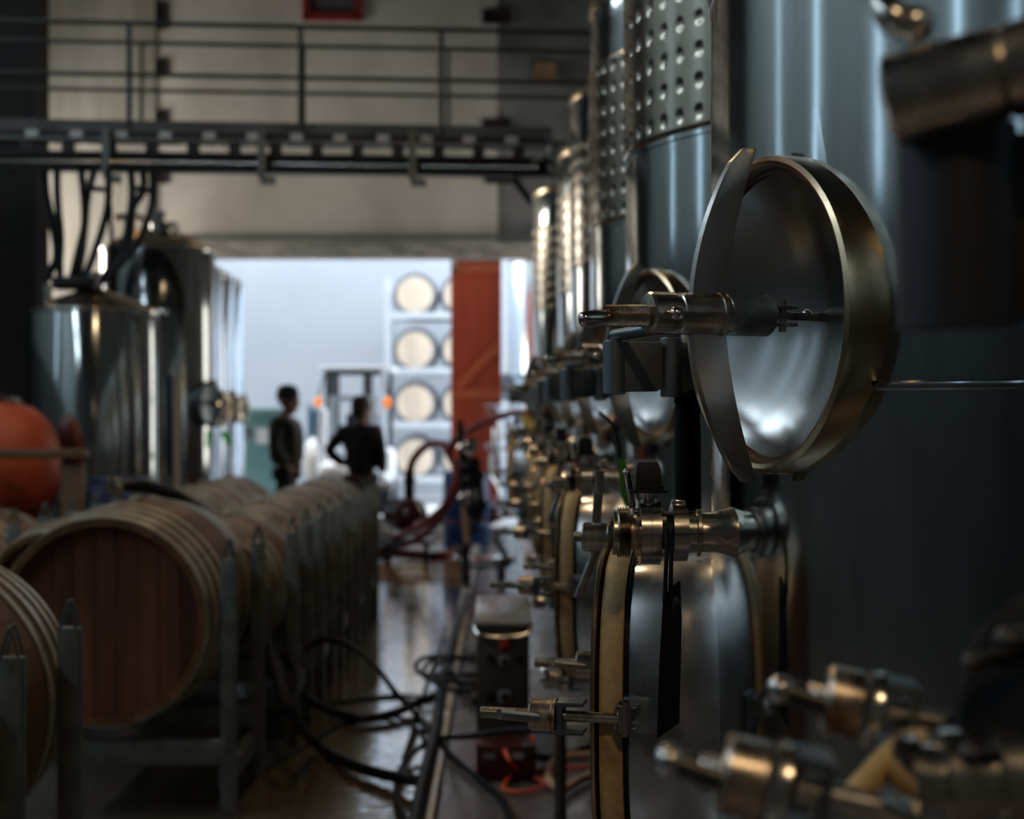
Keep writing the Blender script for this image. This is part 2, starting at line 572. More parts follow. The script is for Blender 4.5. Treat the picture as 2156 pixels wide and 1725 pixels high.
for (px, py, w, h, l) in ((1045, 36, 54, 26, 'dark pocket in the concrete high above the walkway rail'),
                          (1046, 262, 54, 16, 'dark pocket in the concrete just above the walkway deck'),
                          (1050, 376, 54, 16, 'dark pocket in the concrete just below the walkway')):
    recess(px, py, w, h, hole_m, 'wall_pocket', l, grp='pockets in the back wall')
recess(1148, 155, 40, 38, terra_m, 'wall_block', 'small square terracotta block set in the dark concrete', cat='block')
for (py, h, l) in ((35, 50, 'tall dark bracket in the pillar joint, topmost'), (145, 34, 'dark round bracket in the pillar joint, second from the top'),
                   (247, 24, 'dark bracket in the pillar joint just above the walkway deck'), (374, 22, 'dark bracket in the pillar joint just below the walkway')):
    recess(340, py, 20, h, hole_m, 'joint_bracket', l, Y=DOOR_Y, cat='bracket', grp='brackets in the pillar joint')
# red window frame high up
wr = thing('wall_window', 'red framed opening high on the concrete wall', 'window', tuple(at(700, 10, DOOR_Y)))
a, b_ = at(645, 38, DOOR_Y), at(757, -60, DOOR_Y)
t = 0.09
fr = MB()
fr.box(((a.x + b_.x) / 2, DOOR_Y - 0.03, a.z), (b_.x - a.x, 0.08, t)).box(((a.x + b_.x) / 2, DOOR_Y - 0.03, b_.z), (b_.x - a.x, 0.08, t))
fr.box((a.x, DOOR_Y - 0.03, (a.z + b_.z) / 2), (t, 0.08, b_.z - a.z + t)).box((b_.x, DOOR_Y - 0.03, (a.z + b_.z) / 2), (t, 0.08, b_.z - a.z + t))
fr.build('frame', redpaint_m, wr, smooth=False)
MB().box(((a.x + b_.x) / 2, DOOR_Y - 0.005, (a.z + b_.z) / 2), (b_.x - a.x, 0.02, b_.z - a.z)).build('pane', pbr('dull_pane', (0.10, 0.09, 0.085), 0.3), wr, smooth=False)

# clerestory windows in the left wall (they light the hall)
def window(n, c, sx, sy, sz, axis):
    o = struct(MB().box(c, (sx, sy, sz)).build('window_%d' % n, pane_m, smooth=False))
    return o


SLITS = (8.05, 5.33, 2.49, -0.4, -2.6)
for k, y in enumerate(SLITS):
    window(k + 1, (XL + 0.03, y, 5.1), 0.05, 0.065, 4.0, 'x')
    fr = MB()
    for dy in (-0.10, 0.10):
        fr.box((XL + 0.06, y + dy, 5.0), (0.08, 0.06, 4.3))
    for dz in (-2.13, 2.13):
        fr.box((XL + 0.06, y, 5.0 + dz), (0.08, 0.32, 0.06))
    struct(fr.build('trim_%d' % (20 + k), galv, smooth=False))
# large unseen side window, added to light the concrete wall
struct(MB().box((XL + 0.03, 17.2, 2.9), (0.05, 3.0, 3.6)).build('window_6', pane_w, smooth=False))
fr = MB()
for dy in (-1.5, -0.5, 0.5, 1.5):
    fr.box((XL + 0.06, 17.2 + dy, 2.9), (0.08, 0.07, 3.7))
for dz in (-1.8, 0, 1.8):
    fr.box((XL + 0.06, 17.2, 2.9 + dz), (0.08, 3.1, 0.07))
struct(fr.build('trim_30', galv, smooth=False))
struct(MB().box((XR - 0.03, 17.4, 2.6), (0.05, 2.0, 3.4)).build('window_7', pbr('fill_pane_dull', (0.9, 0.9, 0.9), 0.5, emis=(1.0, 0.95, 0.87), estr=3.0), smooth=False))  # hidden window added behind the tanks to light the back wall
fr = MB()
for dy in (-1.0, 0, 1.0):
    fr.box((XR - 0.06, 17.4 + dy, 2.6), (0.08, 0.07, 3.5))
for dz in (-1.7, 0, 1.7):
    fr.box((XR - 0.06, 17.4, 2.6 + dz), (0.08, 2.1, 0.07))
struct(fr.build('trim_31', galv, smooth=False))

# ------------------------------------------------------------------ outside
slab('ground_yard', (-2, 32.2, -0.1), (40, 26, 0.2), outground_m)
OW = 26.0
slab('wall_outside', (-2, OW + 0.15, 4.5), (34, 0.3, 9.0), outwall_m)
slab('wall_outside_left', (-7.6, 22.5, 3), (0.3, 7.0, 6.0), outwall_m)

def translucent(m):
    b = m.node_tree.nodes['Principled BSDF']
    b.inputs['Transmission Weight'].default_value = 0.75
    b.inputs['Roughness'].default_value = 0.7
    b.inputs['IOR'].default_value = 1.05


# red sliding door of vertical boards
dx0, dx1 = at(949, 0, 19.85).x, at(1056, 0, 19.85).x
dr = MB().box(((dx0 + dx1) / 2, 19.91, 1.86), (dx1 - dx0, 0.02, 3.66)).build('door_1', reddoor_m, smooth=False)
struct(dr)
ROOTLOC[dr.name] = Vector((0, 0, 0))
nb = 6
bw = (dx1 - dx0) / nb
for k in range(nb):
    MB().box((dx0 + bw * (k + 0.5), 19.885, 1.86), (bw - 0.008, 0.03, 3.66), bevel=0.004).build('board', reddoor_m, dr, smooth=False)
for z in (at(0, 830, 19.85).z, at(0, 565, 19.85).z, 0.35):
    MB().box(((dx0 + dx1) / 2, 19.86, z), (dx1 - dx0, 0.03, 0.13)).build('rail', redrail_m, dr, smooth=False)
p0, p1 = at(962, 815, 19.85), at(1052, 725, 19.85)
d = p1 - p0
ang = math.atan2(d.z, d.x)
M = Matrix.Translation((p0 + p1) / 2 + V(0, 0.0, 0)) @ Matrix.Rotation(-ang, 4, 'Y')
MB().box((0, 0, 0), (d.length, 0.03, 0.10), M).build('brace', redrail_m, dr, smooth=False)
MB().box(at(956, 556, 19.79), (0.05, 0.06, 0.18)).build('hanger', bright_steel, dr)
struct(MB().box((0.0, 19.84, 3.78), (1.9, 0.1, 0.1)).box((-0.8, 19.57, 3.78), (0.06, 0.54, 0.06)).box((0.8, 19.57, 3.78), (0.06, 0.54, 0.06)).build('trim_4', dark_steel, smooth=False))

# ================================================================== TALL TANKS OF THE ROW
R = 0.82
U1 = V(-0.94, -0.342, 0).normalized()
U2 = V(-0.977, 0.214, 0).normalized()
Z1 = 1.787
ZT = 3.30


def superellipse(a, b, n=64, e=2.7):
    out = []
    for i in range(n):
        t = 2 * PI * i / n
        c, s = math.cos(t), math.sin(t)
        out.append((a * math.copysign(abs(c) ** (2 / e), c), b * math.copysign(abs(s) ** (2 / e), s)))
    return out


def cut_hole(me, M, r):
    """round opening in the tank wall where the manway sits"""
    tmp = bpy.data.objects.new('tmp', me)
    COL.objects.link(tmp)
    cm = MB().lathe([(r, -0.2), (r, 0.2)], 64, M).mesh('cut', None)
    cut = bpy.data.objects.new('cut', cm)
    COL.objects.link(cut)
    mod = tmp.modifiers.new('b', 'BOOLEAN')
    mod.object = cut
    mod.operation = 'DIFFERENCE'
    mod.solver = 'EXACT'
    dg = bpy.context.evaluated_depsgraph_get()
    new = bpy.data.meshes.new_from_object(tmp.evaluated_get(dg))
    bpy.data.objects.remove(tmp)
    bpy.data.objects.remove(cut)
    new.shade_smooth()
    new.set_sharp_from_angle(angle=math.radians(30))
    return new


def clamp_bolt(parent, M, us, rod_r=0.0095, handle='cross', rust=False, name='clamp'):
    """swing bolt along local z (outward). us = (eye, block0, block1, nut0, nut1, end)"""
    e, b0, b1, n0, n1, end = us
    mm = rusty_steel if rust else fitting_steel
    X = lambda x, y, z: M @ V(x, y, z)
    root = MB().cyl(X(0, 0, e), X(0, 0, b1), rod_r, seg=16).build(name, fitting_steel, parent)
    MB().cyl(X(0, -0.022, e), X(0, 0.022, e), 0.013, seg=16).cyl(X(0, 0.022, e), X(0, 0.03, e), 0.009, seg=6).cyl(X(0, -0.03, e), X(0, -0.022, e), 0.009, seg=6).build('pivot_pin', fitting_steel, root)
    # clevis block: a U of plate
    ub = MB()
    ub.box((0, 0.024, (b0 + b1) / 2), (0.048, 0.008, b1 - b0), M, bevel=0.002)
    ub.box((0, -0.024, (b0 + b1) / 2), (0.048, 0.008, b1 - b0), M, bevel=0.002)
    ub.box((0, 0, b1 - 0.005), (0.046, 0.05, 0.010), M, bevel=0.0015)
    ub.build('clevis', dark_steel, root)
    MB().lathe([(0.026, n0), (0.0275, n0 + 0.002), (0.0275, n1 - 0.003), (0.025, n1)], 28, M).lathe([(0.029, n0 - 0.006), (0.029, n0 - 0.001)], 28, M).build('nut', mm, root)
    MB().thread(X(0, 0, n1 - 0.005), X(0, 0, end), 0.0105, 0.0034, 0.0016).build('thread', fitting_steel, root)
    if n0 - b1 > 0.012:
        MB().thread(X(0, 0, b1), X(0, 0, n0), 0.0095, 0.0034, 0.0014).build('thread', fitting_steel, root)
    hb = MB()
    zc = (n0 + n1) / 2
    if handle == 'cross':
        hb.cyl(X(0, 0.024, zc), X(0.006, 0.125, zc - 0.008), 0.0085, seg=14)
        hb.cyl(X(0, -0.024, zc), X(-0.002, -0.115, zc + 0.035), 0.0085, seg=14)
    elif handle == 'level':
        hb.cyl(X(0.024, 0, zc + 0.004), X(0.078, 0.015, zc + 0.058), 0.009, seg=14)
    elif handle == 'rod':
        hb.cyl(X(0.022, -0.004, zc), X(0.10, -0.012, zc + 0.02), 0.0085, seg=14)
    else:
        hb.cyl(X(0.02, 0.01, zc), X(0.085, 0.05, zc + 0.015), 0.0085, seg=14)
    hb.build('handle', fitting_steel, root)
    return root


def make_tank():
    root = thing('wine_tank', 'x', 'tank')
    # ---- body: dished bottom, shell, rolled top
    prof = [(0.25, 0.36), (0.55, 0.42), (0.78, 0.50), (R, 0.53)]
    zs = [0.53 + (ZT - 0.53) * k / 14 for k in range(1, 15)]
    prof += [(R, z) for z in zs]
    prof += [(R - 0.006, ZT + 0.02), (R - 0.03, ZT + 0.035), (0.5, ZT + 0.13), (0.16, ZT + 0.19)]
    O1 = V(R * U1.x, R * U1.y, Z1)
    M1 = frame(O1, U1)
    me = MB().lathe(prof, 160).mesh('shell', tank_steel)
    me = cut_hole(me, M1, 0.233)
    me.name = 'shell'
    link('shell', me, root)
    # welds
    w = MB()
    for z in (1.678,):
        w.lathe([(R - 0.002, z - 0.008), (R + 0.003, z - 0.004), (R + 0.0035, z), (R + 0.003, z + 0.004), (R - 0.002, z + 0.008)], 128, None, True, True, a0=PI + 0.62, a1=2 * PI)
    w.lathe([(R - 0.002, 2.36), (R + 0.004, 2.364), (R + 0.004, 2.376), (R - 0.002, 2.38)], 128)
    w.build('weld_seam', tank_steel, root)
    # rolled top ring and neck
    MB().lathe([(R + 0.004, ZT - 0.03), (R + 0.008, ZT - 0.02), (R + 0.008, ZT + 0.012), (R + 0.002, ZT + 0.02), (R - 0.01, ZT + 0.02), (R - 0.01, ZT - 0.03)], 128, loop=True).build('top_ring', brushed_steel, root)
    MB().lathe([(0.2, ZT + 0.12), (0.2, ZT + 0.30), (0.22, ZT + 0.31), (0.22, ZT + 0.33), (0.05, ZT + 0.36)], 40).build('neck', bright_steel, root)
    # legs
    for k in range(4):
        a = PI / 4 + k * PI / 2
        x, y = 0.62 * math.cos(a), 0.62 * math.sin(a)
        MB().cyl((x, y, 0.10), (x, y, 0.50), 0.045, seg=16).cyl((x, y, 0.08), (x, y, 0.10), 0.075, seg=16).build('leg', dark_steel, root)
    return root, M1, O1


def dimple_jacket(root):
    z0, z1 = 2.38, 3.04
    ncol, nrow, sub = 66, 8, 12
    # only the half that faces the hall is dimpled finely; same pitch all round
    nc, nr = ncol * sub, nrow * sub
    mb = MB()
    verts = []
    for j in range(nr + 1):
        row = []
        for i in range(nc):
            fx, fz = (i % sub) / sub - 0.5, ((j % sub) / sub - 0.5)
            dd = math.hypot(fx, fz)
            depth = 0.0062 * max(0, 1 - (dd / 0.25) ** 2)
            r = R + 0.007 - depth
            if j == 0 or j == nr:
                r = R + 0.001
            a = 2 * PI * i / nc
            row.append(mb.bm.verts.new((r * math.cos(a), r * math.sin(a), z0 + (z1 - z0) * j / nr)))
        verts.append(row)
    for j in range(nr):
        for i in range(nc):
            k = (i + 1) % nc
            mb.bm.faces.new((verts[j][i], verts[j][k], verts[j + 1][k], verts[j + 1][i]))
    o = mb.build('dimple_jacket', pbr('jacket_steel', (0.34, 0.30, 0.235), 0.20, 1.0, 0.08, 5), root, angle=80)
    return o


def make_manway(root, M1):
    X = lambda x, y, z: M1 @ V(x, y, z)
    prof = [(0.246, -0.075), (0.246, -0.052), (0.241, -0.048), (0.241, 0.018), (0.239, 0.027), (0.232, 0.031), (0.225, 0.028), (0.221, 0.018), (0.221, -0.075)]
    collar = MB().lathe(prof, 128, M1, loop=True).build('manway_collar', brushed_steel, root)
    # dished lid
    lp = []
    for k in range(15):
        r = 0.2195 * (1 - k / 14)
        f = r / 0.2195
        lp.append((r, 0.006 - 0.080 * (1 - f ** 2.0)))
    MB().lathe(lp + [(0.001, -0.077)] + [(0.2195 * k / 6, -0.083 + 0.079 * (k / 6) ** 2.0) for k in range(1, 7)], 96, M1, loop=True).build('lid', lid_steel, collar)
    # white-brown seal ring
    MB().lathe([(0.2212, -0.006), (0.2212, 0.012), (0.215, 0.012), (0.215, -0.002)], 96, M1, loop=True).build('seal', pbr('brown_seal', (0.10, 0.045, 0.025), 0.5), collar)
    # crescent yoke in the u-w plane
    outer, inner = [], []
    n = 22
    for k in range(n + 1):
        w = -0.252 + 0.504 * k / n
        f = abs(w) / 0.252
        uo = 0.146 - 0.078 * f ** 1.9
        ui = 0.090 - 0.054 * f ** 1.7
        if f > 0.93:
            uo = uo - 0.010
        outer.append((w, uo)); inner.append((w, ui))
    poly = outer + inner[::-1]
    M1w = Matrix((V(0, 0, 1), U1, V(0, 0, 1).cross(U1))).transposed().to_4x4()
    M1w.translation = M1.translation
    MB().prism(poly, -0.007, 0.007, M1w, bevel=0.0022).build('yoke', pbr('yoke_steel', (0.40, 0.385, 0.355), 0.33, 1.0, 0.12, 10, rvar=0.06), collar)
    # screw sleeve with grooves
    sp = [(0.020, 0.012), (0.029, 0.013), (0.0315, 0.017), (0.0315, 0.088), (0.029, 0.090), (0.029, 0.094), (0.0335, 0.095), (0.0335, 0.102), (0.0315, 0.103), (0.0315, 0.166), (0.0285, 0.168), (0.0285, 0.172),
          (0.0315, 0.174), (0.0315, 0.212), (0.0285, 0.216), (0.016, 0.217)]
    MB().lathe(sp, 40, M1).build('screw_sleeve', fitting_steel, collar)
    MB().thread(X(0, -0.004, 0.21), X(0, -0.006, 0.283), 0.0165, 0.0034, 0.0015, 24).build('screw_thread', rusty_steel, collar)
    MB().capsule(X(0, -0.008, 0.27), X(0, -0.012, 0.325), 0.0118, 16).build('screw_tip', bright_steel, collar)
    MB().cyl(X(0.02, -0.003, 0.192), X(0.045, -0.003, 0.192), 0.008, seg=14).ball(X(0.047, -0.003, 0.192), 0.0105).build('pin_knob', bright_steel, collar)
    cl = MB()
    cl.box((0, 0.013, -0.008), (0.03, 0.006, 0.045), M1, bevel=0.001).box((0, -0.013, -0.008), (0.03, 0.006, 0.045), M1, bevel=0.001)
    cl.box((0, 0, -0.034), (0.012, 0.012, 0.085), M1, bevel=0.002).cyl(X(0, -0.024, -0.012), X(0, 0.024, -0.012), 0.006, seg=12)
    cl.ball(X(0, 0.004, -0.055), 0.008)
    cl.build('lid_clevis', fitting_steel, collar)
    # hinge on the far side
    h = MB()
    hv = -0.262
    h.lathe([(0.0165, -0.118), (0.0185, -0.116), (0.0185, -0.030), (0.0165, -0.028)], 20, Matrix.Translation(X(hv, 0, 0.150)))
    h.build('hinge_barrel', pbr('blue_steel', (0.24, 0.29, 0.32), 0.36, 0.7, 0.12, 14), collar)
    pl = MB()
    mp = Matrix((V(0, 0, 1), U1, V(0, 0, 1).cross(U1))).transposed().to_4x4()
    mp.translation = X(hv, 0, 0)
    pts = []
    for (wc, uc, a0) in ((-0.034, 0.132, 0), (-0.034, 0.074, PI / 2), (-0.112, 0.074, PI), (-0.112, 0.132, 1.5 * PI)):
        pass
    poly = [(-0.030, 0.140), (-0.030, 0.070), (-0.032, 0.066), (-0.100, 0.066), (-0.108, 0.069), (-0.113, 0.076), (-0.114, 0.140)]
    pl.prism(poly, -0.012, 0.012, mp, bevel=0.002)
    pl.build('hinge_plate', pbr('hinge_grey', (0.20, 0.235, 0.255), 0.5, 0.4, 0.1, 20), collar)
    MB().lathe([(0.0165, -0.122), (0.0185, -0.12), (0.0185, -0.024), (0.0165, -0.022)], 20, Matrix.Translation(X(hv, 0, 0.045))).box((hv + 0.0, -0.072, 0.010), (0.022, 0.085, 0.06), M1, bevel=0.002).build('hinge_bracket', MATS['blue_steel'], collar)
    MB().cyl(X(hv, -0.02, 0.150), X(0, -0.01, 0.125), 0.010, seg=12).build('hinge_arm', dark_steel, collar)
    return collar


ZD = 1.108


def make_lower_door(root):
    O2 = V(R * U2.x, R * U2.y, ZD)
    M2 = frame(O2, U2)
    A, B = 0.205, 0.275

    def ring(off, u, e=2.7):
        return [(x, y, u) for x, y in superellipse(A + off, B + off, 80, e)]
    col = MB().rings([ring(-0.012, 0.128), ring(-0.004, 0.134), ring(0, 0.126), ring(0, 0.03), ring(0.001, -0.02), ring(0.010, -0.034), ring(0.010, -0.16)], True, True, True, M2).build('door_collar', pbr('collar_steel', (0.52, 0.515, 0.50), 0.30, 1.0, 0.14, 9, rvar=0.09, dirt=(0.34, 0.33, 0.31), dscale=7, dlo=0.52, dhi=0.6), root)
    MB().rings([ring(-0.002, 0.135), ring(0.008, 0.138), ring(0.012, 0.150), ring(0.012, 0.168), ring(0.008, 0.178), ring(-0.002, 0.181)], True, True, True, M2).build('gasket', gasket_m, col)
    MB().rings([ring(-0.004, 0.131), ring(0.0045, 0.132), ring(0.0045, 0.137), ring(-0.004, 0.138)], True, True, True, M2).build('seal_edge', black_m, col)
    MB().rings([ring(0.004, 0.180), ring(0.0105, 0.181), ring(0.0105, 0.183), ring(0.004, 0.184)], True, True, True, M2).build('seal_backing', black_m, col)
    MB().rings([ring(0.010, 0.183), ring(0.016, 0.185), ring(0.016, 0.190), ring(0.010, 0.193), ring(-0.06, 0.200), ring(-0.12, 0.203)], True, True, True, M2).build('door_plate', brushed_steel, col)
    # clamps
    def cl(x, y, roll):
        return M2 @ Matrix.Translation(V(x, y, 0)) @ Matrix.Rotation(roll, 4, 'Z')
    clamp_bolt(col, cl(0.245, 0.012, 0), (0.130, 0.197, 0.243, 0.252, 0.292, 0.380), handle='level', rust=True)
    clamp_bolt(col, cl(0.0, 0.296, 0), (0.090, 0.138, 0.172, 0.190, 0.240, 0.256), handle='cross')
    clamp_bolt(col, cl(-0.245, 0.012, 0), (0.130, 0.197, 0.243, 0.252, 0.292, 0.380), handle='level')
    clamp_bolt(col, cl(0.0, -0.312, 0), (0.100, 0.150, 0.185, 0.215, 0.262, 0.280), handle='up')
    # bracket pads welded to the collar
    pad = MB()
    pad.box((0.209, 0.012, 0.105), (0.010, 0.062, 0.062), M2, bevel=0.003)
    pad.box((0.226, 0.030, 0.128), (0.040, 0.006, 0.04), M2, bevel=0.0015).box((0.226, -0.006, 0.128), (0.040, 0.006, 0.04), M2, bevel=0.0015)
    pad.build('clamp_bracket', pbr('pad_steel', (0.30, 0.33, 0.35), 0.38, 0.95, 0.12, 16), col)
    pad = MB()
    pad.box((0, 0.278, 0.08), (0.06, 0.010, 0.06), M2, bevel=0.003)
    pad.box((0.018, 0.30, 0.10), (0.006, 0.036, 0.04), M2, bevel=0.0015).box((-0.018, 0.30, 0.10), (0.006, 0.036, 0.04), M2, bevel=0.0015)
    pad.build('clamp_bracket', fitting_steel, col)
    return col, M2


def make_valve(root, y=-0.115, z=1.443):
    x0 = -math.sqrt(R * R - y * y)
    D = V(-1, 0, 0)
    M = axis_frame(V(x0, y, z), D)
    # local z runs away from the tank
    noz = MB().lathe([(0.043, -0.03), (0.042, 0.0), (0.038, 0.012), (0.034, 0.026), (0.033, 0.05), (0.040, 0.052), (0.040, 0.058), (0.030, 0.060)], 40, M).build('outlet_nozzle', fitting_steel, root)
    MB().lathe([(0.034, 0.055), (0.034, 0.072), (0.040, 0.073), (0.0475, 0.074), (0.0475, 0.098), (0.040, 0.099)], 40, M).box((0.0, 0.043, 0.086), (0.02, 0.022, 0.022), M, bevel=0.003).build('pipe_clamp', bright_steel, noz)
    MB().lathe([(0.034, 0.099), (0.034, 0.117)], 32, M).build('seal_ring', black_m, noz)
    body = MB()
    body.lathe([(0.036, 0.117), (0.053, 0.118), (0.053, 0.1335), (0.052, 0.134), (0.052, 0.135), (0.053, 0.1355), (0.053, 0.151), (0.036, 0.152)], 48, M)
    body.build('valve_body', bright_steel, noz)
    for a in (0.6, 2.2, 3.8, 5.4):
        x, yy = 0.040 * math.cos(a), 0.040 * math.sin(a)
        MB().cyl(M @ V(x, yy, 0.110), M @ V(x, yy, 0.159), 0.0065, seg=6).build('bolt', fitting_steel, noz)
    MB().lathe([(0.030, 0.151), (0.031, 0.156), (0.029, 0.160), (0.029, 0.166)], 32, M).build('outlet_pipe', rusty_steel, noz)
    pr = [(0.028, 0.164)]
    for k in range(5):
        pr += [(0.0375, 0.166 + k * 0.0042), (0.0425, 0.1682 + k * 0.0042)]
    pr += [(0.037, 0.188), (0.037, 0.194), (0.026, 0.195), (0.026, 0.17)]
    MB().lathe(pr, 40, M).build('threaded_outlet', fitting_steel, noz)
    # stem and black lever on top
    c = M @ V(0, 0, 0.137)
    MB().cyl(c + V(0, 0, 0.04), c + V(0, 0, 0.068), 0.012, 0.020, seg=16).build('valve_stem', bright_steel, noz)
    hb = MB()
    hb.box(c + V(0, 0, 0.068), (0.062, 0.05, 0.005), bevel=0.001)
    hb.box(c + V(0.002, 0, 0.074), (0.045, 0.042, 0.007), bevel=0.001)
    a_, b_ = 0.021, 0.0165
    hb.rings([[c + V(-a_, -0.019, 0.07), c + V(a_, -0.019, 0.07), c + V(a_, 0.019, 0.07), c + V(-a_, 0.019, 0.07)],
              [c + V(-a_ + 0.001, -0.018, 0.104), c + V(a_ - 0.001, -0.018, 0.104), c + V(a_ - 0.001, 0.018, 0.104), c + V(-a_ + 0.001, 0.018, 0.104)],
              [c + V(-b_, -0.012, 0.115), c + V(b_, -0.012, 0.115), c + V(b_, 0.05, 0.118), c + V(-b_, 0.05, 0.118)]])
    hb.build('valve_lever', black_m, noz)
    MB().cyl(c + V(-0.022, 0.03, 0.040), c + V(-0.035, -0.005, 0.098), 0.006, seg=12).ball(c + V(-0.035, -0.005, 0.098), 0.0065).build('stop_pin', bright_steel, noz)
    # small sample tap lower on the shell
    return noz


proto, M1, O1 = make_tank()
dj = dimple_jacket(proto)
make_manway(proto, M1)
dcol, M2 = make_lower_door(proto)
make_valve(proto)
q = V(-0.785, -0.36, 0.90)
tap = MB().cyl(q + V(0.08, 0, 0), q + V(-0.05, 0, 0), 0.012, seg=12).lathe([(0.018, 0), (0.022, 0.004), (0.022, 0.02), (0.016, 0.024)], 16, axis_frame(q + V(-0.03, 0, 0), V(-1, 0, 0))).build('sample_tap', bright_steel, proto)
MB().cyl(q + V(-0.04, 0, -0.01), q + V(-0.042, 0, -0.06), 0.009, seg=10).build('spout', bright_steel, tap)
MB().cyl(q + V(-0.035, 0, 0.012), q + V(-0.05, -0.02, 0.06), 0.006, seg=8).build('tap_handle', fitting_steel, tap)
TX, TY0, PITCH = 1.185, 2.45, 1.76
tank_labels = ['stainless wine tank whose large round manway is in sharp focus',
               'stainless wine tank with green tag on its valve, directly behind the tank in sharp focus',
               'third stainless tank from the sharp manway, dimpled jacket, full rounded top edge showing',
               'fourth stainless tank from the sharp manway, standing where the walkway railing ends',
               'fifth stainless tank from the sharp manway, just beyond the walkway end',
               'last stainless tank of the row, beside the red door']
TANKS = []
for k in range(6):
    t = proto if k == 0 else copy_tree(proto)
    dx = -0.13 if k == 5 else 0.0
    place(t, (TX + dx, TY0 + PITCH * k, 0), 0, tank_labels[k])
    t['group'] = 'stainless tanks in the row'
    TANKS.append(t)
# the tank in focus: keep its plain upper shell
TC1 = V(TX, TY0, 0)


def TP(k, p):
    return Vector(TANKS[k].location) + Vector(p)


# ------------------------------------------------------------------ things hanging on the tanks
s = MB()
pA, pB = at(1447, 822, 2.42), at(1449, 1075, 2.42)
s.lathe([(0.021, 0), (0.022, 0.004), (0.0225, 0.02), (0.0205, 0.024), (0.0225, 0.03), (0.0215, 0.055), (0.0225, 0.06), (0.0225, (pA - pB).length - 0.004), (0.020, (pA - pB).length)], 20, axis_frame(pA, pB - pA))
o = s.build('foam_sleeve', foam_m)
tag(o, 'black foam tube hanging under the hinge of the sharp manway', 'tube')

tg = thing('hanging_tag', 'long black pointed tag hanging from the valve by a cord', 'tag', tuple(at(1408, 1400, 2.28)))
Yt = 2.26
poly = [at(x, y, Yt) for x, y in ((1396, 1256), (1428, 1224), (1431, 1300), (1426, 1524), (1383, 1556), (1388, 1400))]
mb = MB()
f0 = mb._vs(poly)
f1 = mb._vs([p + V(0.004, 0.005, 0) for p in poly])
mb._f(f0); mb._f(list(reversed(f1)))
for i in range(6):
    j = (i + 1) % 6
    mb._f((f0[i], f1[i], f1[j], f0[j]))
mb.build('blade', tag_m, tg, smooth=False)
MB().ball(at(1424, 1278, 2.25), 0.009, (0.8, 0.6, 1.9)).build('knot', rubber_m, tg)
MB().tube([at(1404, 1115, 2.27), at(1403, 1180, 2.255), at(1399, 1268, 2.255)], 0.0035, 8).tube([at(1415, 1115, 2.275), at(1413, 1190, 2.255), at(1412, 1262, 2.255)], 0.0035, 8).build('cord', rubber_m, tg)


def flat_tag(name, lab, cat, pts, Y, mat, cord, group=None):
    t = thing(name, lab, cat, tuple(at(*pts[0], Y)), group)
    P = [at(x, y, Y) for x, y in pts]
    mb = MB()
    f0 = mb._vs(P)
    f1 = mb._vs([p + V(0.0, 0.006, 0) for p in P])
    mb._f(f0); mb._f(list(reversed(f1)))
    n = len(P)
    for i in range(n):
        j = (i + 1) % n
        mb._f((f0[i], f1[i], f1[j], f0[j]))
    mb.build('plate', mat, t, smooth=False)
    if cord:
        MB().tube([q if isinstance(q, Vector) else at(q[0], q[1], Y) for q in cord], 0.004, 6).build('cord', rubber_m, t)
    return t


flat_tag('valve_tag', 'green tag hanging by a black cord behind the sharp valve lever', 'tag', ((1301, 962), (1312, 958), (1331, 1010), (1338, 1062), (1316, 1068), (1306, 1040)), 3.55, greentag_m, ((1306, 965), (1302, 930), (1290, 895), (1262, 868)))
flat_tag('valve_tag', 'dark red tag hanging among the valves of the tank row', 'tag', ((1188, 985), (1222, 950), (1242, 958), (1243, 1008), (1200, 1010)), 4.6, redtag_m, ((1222, 952), (1215, 930)))
sb = MB()
sb.tube([at(1104, 880, 9.3), at(1116, 896, 9.25), at(1128, 905, 9.2)], 0.035, 8)
tag(sb.build('yellow_strap', yellow_m), 'yellow strap tied to a valve far along the tank row', 'strap')

# ================================================================== TANK CLOSEST TO THE CAMERA
t0 = thing('wine_tank', 'blurred tank looming at the frame edge, only clamps and door fittings in view', 'tank', (1.62, 0.62, 0), 'stainless tanks in the row')
c0 = V(1.62, 0.62, 0)
MB().lathe([(0.25, 0.36), (0.78, 0.50), (R, 0.53), (R, 1.2), (R, 2.2), (R, ZT), (R - 0.03, ZT + 0.03), (0.2, ZT + 0.18)], 96, Matrix.Translation(c0)).build('shell', tank_steel, t0)
for k in range(4):
    a = PI / 4 + k * PI / 2
    x, y = c0.x + 0.6 * math.cos(a), c0.y + 0.6 * math.sin(a)
    MB().cyl((x, y, 0.08), (x, y, 0.50), 0.05, seg=14).build('leg', dark_steel, t0)


pbr('hinge_dark', (0.07, 0.065, 0.06), 0.4, 0.8, 0.2, 20)


